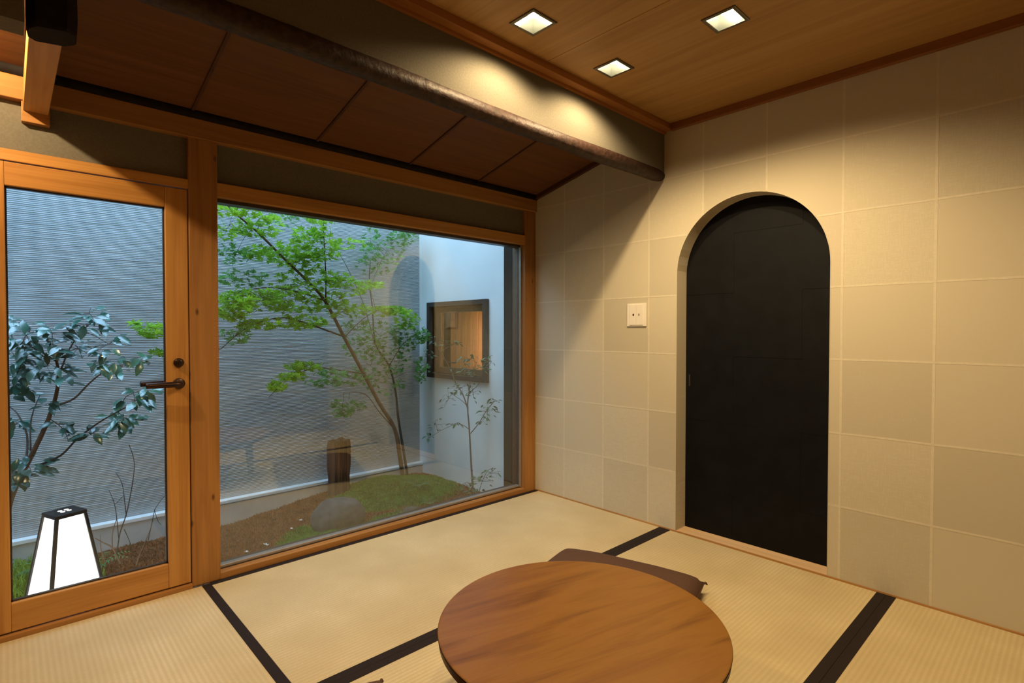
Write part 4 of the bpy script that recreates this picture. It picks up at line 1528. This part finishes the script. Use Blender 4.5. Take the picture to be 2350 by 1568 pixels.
nst = [(a, [(x, y, clear(x, Y)) for x, y, Y in b], c, d, e) for a, b, c, d, e in nst]
npts = []
for nm, pts, r0, r1, mt in nst[:-1]:
    q = P(pts)
    o = tube(nm, q, r0, r1, M[mt], nn, 6)
    o.matrix_parent_inverse = ninv
    npts += smooth_path(q, 6)
me_n = shared_mesh('nandina_leaflet', oval_leaf_mesh(0.037, 0.0075), M['nandina'])
ncl = [(1118, 945, 20, 18, 14, .38), (1132, 922, 12, 8, 6, .37), (1108, 965, 12, 10, 6, .39), (1045, 972, 14, 6, 7, .40), (1030, 915, 20, 26, 14, .42), (1060, 890, 22, 14, 12, .41),
       (1085, 900, 14, 22, 12, .40), (1090, 850, 34, 14, 22, .39), (1060, 845, 36, 16, 18, .42), (1125, 830, 12, 14, 10, .37), (1080, 825, 26, 12, 12, .39), (1000, 785, 24, 14, 12, .47), (1040, 790, 20, 10, 8, .44),
       (985, 830, 14, 30, 16, .52), (1105, 1105, 30, 14, 16, .38), (1128, 1086, 18, 10, 10, .35), (1070, 1115, 14, 10, 9, .42), (1090, 1125, 20, 8, 8, .39), (1000, 975, 12, 20, 8, .55), (985, 1005, 10, 16, 6, .58)]
ngeo = []
for (px, py, rx, ry, cnt, Y) in ncl:
    Y = clear(px + rx, Y, 0.10)
    c0 = at(px, py, Y)
    near = nearest(c0, npts)
    ngeo.append(tube_geo([near, (near + c0) * 0.5 + Vector((0, 0, 0.006)), c0], [0.0014, 0.0011, 0.0009], 5))
    for k in range(int(cnt * 1.3)):
        while True:
            u, w = rl.uniform(-1, 1), rl.uniform(-1, 1)
            if u * u + w * w <= 1:
                break
        p = at(px + u * rx, py + w * ry, Y + rl.uniform(-0.04, 0.04))
        p.x = min(p.x, XW - 0.05)
        az = math.atan2(p.y - c0.y, p.x - c0.x) - math.pi / 2 + rl.uniform(-0.7, 0.7)
        put_leaf(me_n, p, (rl.uniform(-0.7, 0.3), rl.uniform(-0.6, 0.6), az), rl.uniform(0.7, 1.2), nn, ninv)
        if k % 2 == 0:
            ngeo.append(tube_geo([c0, (c0 + p) * 0.5, p], [0.0009, 0.0008, 0.0006], 4))
v, f = join_geo(ngeo)
o = mesh_obj('twigs', v, f, M['bark_dark'], nn, True)
o.matrix_parent_inverse = ninv
o['kind'] = 'stuff'

# ---- bare twiggy shrub right of the lantern
tbp = at(262, 1290, 0.62)
tw, tinv = tree_root('bare_twigs', (tbp.x, tbp.y, ground_z(tbp.x, tbp.y)), 'bare leafless twigs growing right of the lantern', 'shrub')
for pts, r0, mt in (
        ([(268, 1275, .62), (275, 1225, .62), (290, 1180, .62), (304, 1110, .62), (308, 1060, .62), (296, 1020, .62)], 0.003, 'bark_dark'),
        ([(290, 1185, .62), (286, 1150, .62), (280, 1110, .62), (266, 1085, .62)], 0.0022, 'bark_dark'),
        ([(272, 1235, .62), (268, 1190, .62), (262, 1155, .62), (250, 1125, .62)], 0.0022, 'bark_dark'),
        ([(282, 1140, .62), (272, 1150, .62), (262, 1160, .62)], 0.0016, 'bark_dark'),
        ([(276, 1295, .62), (258, 1258, .62), (235, 1245, .62), (218, 1235, .62)], 0.004, 'twig'),
        ([(258, 1258, .62), (258, 1225, .62), (268, 1190, .62)], 0.003, 'twig'),
        ([(240, 1290, .60), (232, 1262, .60), (230, 1228, .60)], 0.0025, 'twig'),
        ([(312, 1300, .6), (322, 1270, .6), (335, 1240, .6), (345, 1215, .6)], 0.003, 'twig'),
        ([(340, 1240, .62), (350, 1195, .62), (358, 1165, .62), (385, 1130, .62)], 0.002, 'bark_dark'),
        ([(354, 1170, .62), (362, 1195, .62), (370, 1205, .62)], 0.0016, 'bark_dark'),
        ([(285, 1215, .62), (300, 1250, .64), (310, 1290, .66)], 0.002, 'bark_dark')):
    o = tube('twig', P(pts), r0, r0 * 0.45, M[mt], tw, 6)
    o.matrix_parent_inverse = tinv


# ---- ferns
def fern(loc, n, L, label, seed, tilt=0.9):
    rr = random.Random(seed)
    r = empty('fern', loc)
    tag(r, label, 'fern', 'small garden ferns')
    for k in range(n):
        a = k * math.tau / n + rr.uniform(-0.3, 0.3)
        ll = L * rr.uniform(0.75, 1.15)
        vs, fs = [], []
        d = Vector((math.cos(a), math.sin(a), 0))
        sd = Vector((-d.y, d.x, 0))
        m_ = 11
        prev = None
        for i in range(m_):
            t = i / (m_ - 1)
            p = d * ll * t * 0.9 + Vector((0, 0, ll * tilt * (t - 0.72 * t * t)))
            if prev is not None:
                b = len(vs)
                vs += [prev - sd * 0.0008, prev + sd * 0.0008, p + sd * 0.0006, p - sd * 0.0006]
                fs.append((b, b + 1, b + 2, b + 3))
                w = ll * 0.22 * math.sin(math.pi * min(1, 0.12 + t * 0.9)) + 0.002
                for s in (-1, 1):
                    b = len(vs)
                    q = p + sd * s * w + d * w * 0.35 - Vector((0, 0, w * 0.25))
                    vs += [p - d * ll * 0.022, q, p + d * ll * 0.022]
                    fs.append((b, b + 1, b + 2))
            prev = p
        mesh_obj('frond', vs, fs, M['fern'], r, fix=False)
    return r


def fern_at(px, py, Y, n, L, label, seed, tilt=0.9):
    p = at(px, py, Y)
    return fern((p.x, p.y, ground_z(p.x, p.y) - 0.004), n, L, label, seed, tilt)


fern_at(960, 1125, 0.72, 9, 0.12, 'small fern on the moss mound right of the maple trunk', 31)
fern_at(985, 1165, 0.50, 8, 0.09, 'small fern low on the near side of the moss mound', 32)
fern_at(215, 1190, 0.85, 8, 0.17, 'fern behind the lantern at the foot of the curb', 33, 1.3)
fern_at(35, 1250, 0.95, 9, 0.20, 'fern at the far left beside the camellia trunk', 34, 1.0)
fern_at(45, 1340, 0.36, 9, 0.13, 'pale fern in the grass left of the lantern', 35, 0.8)
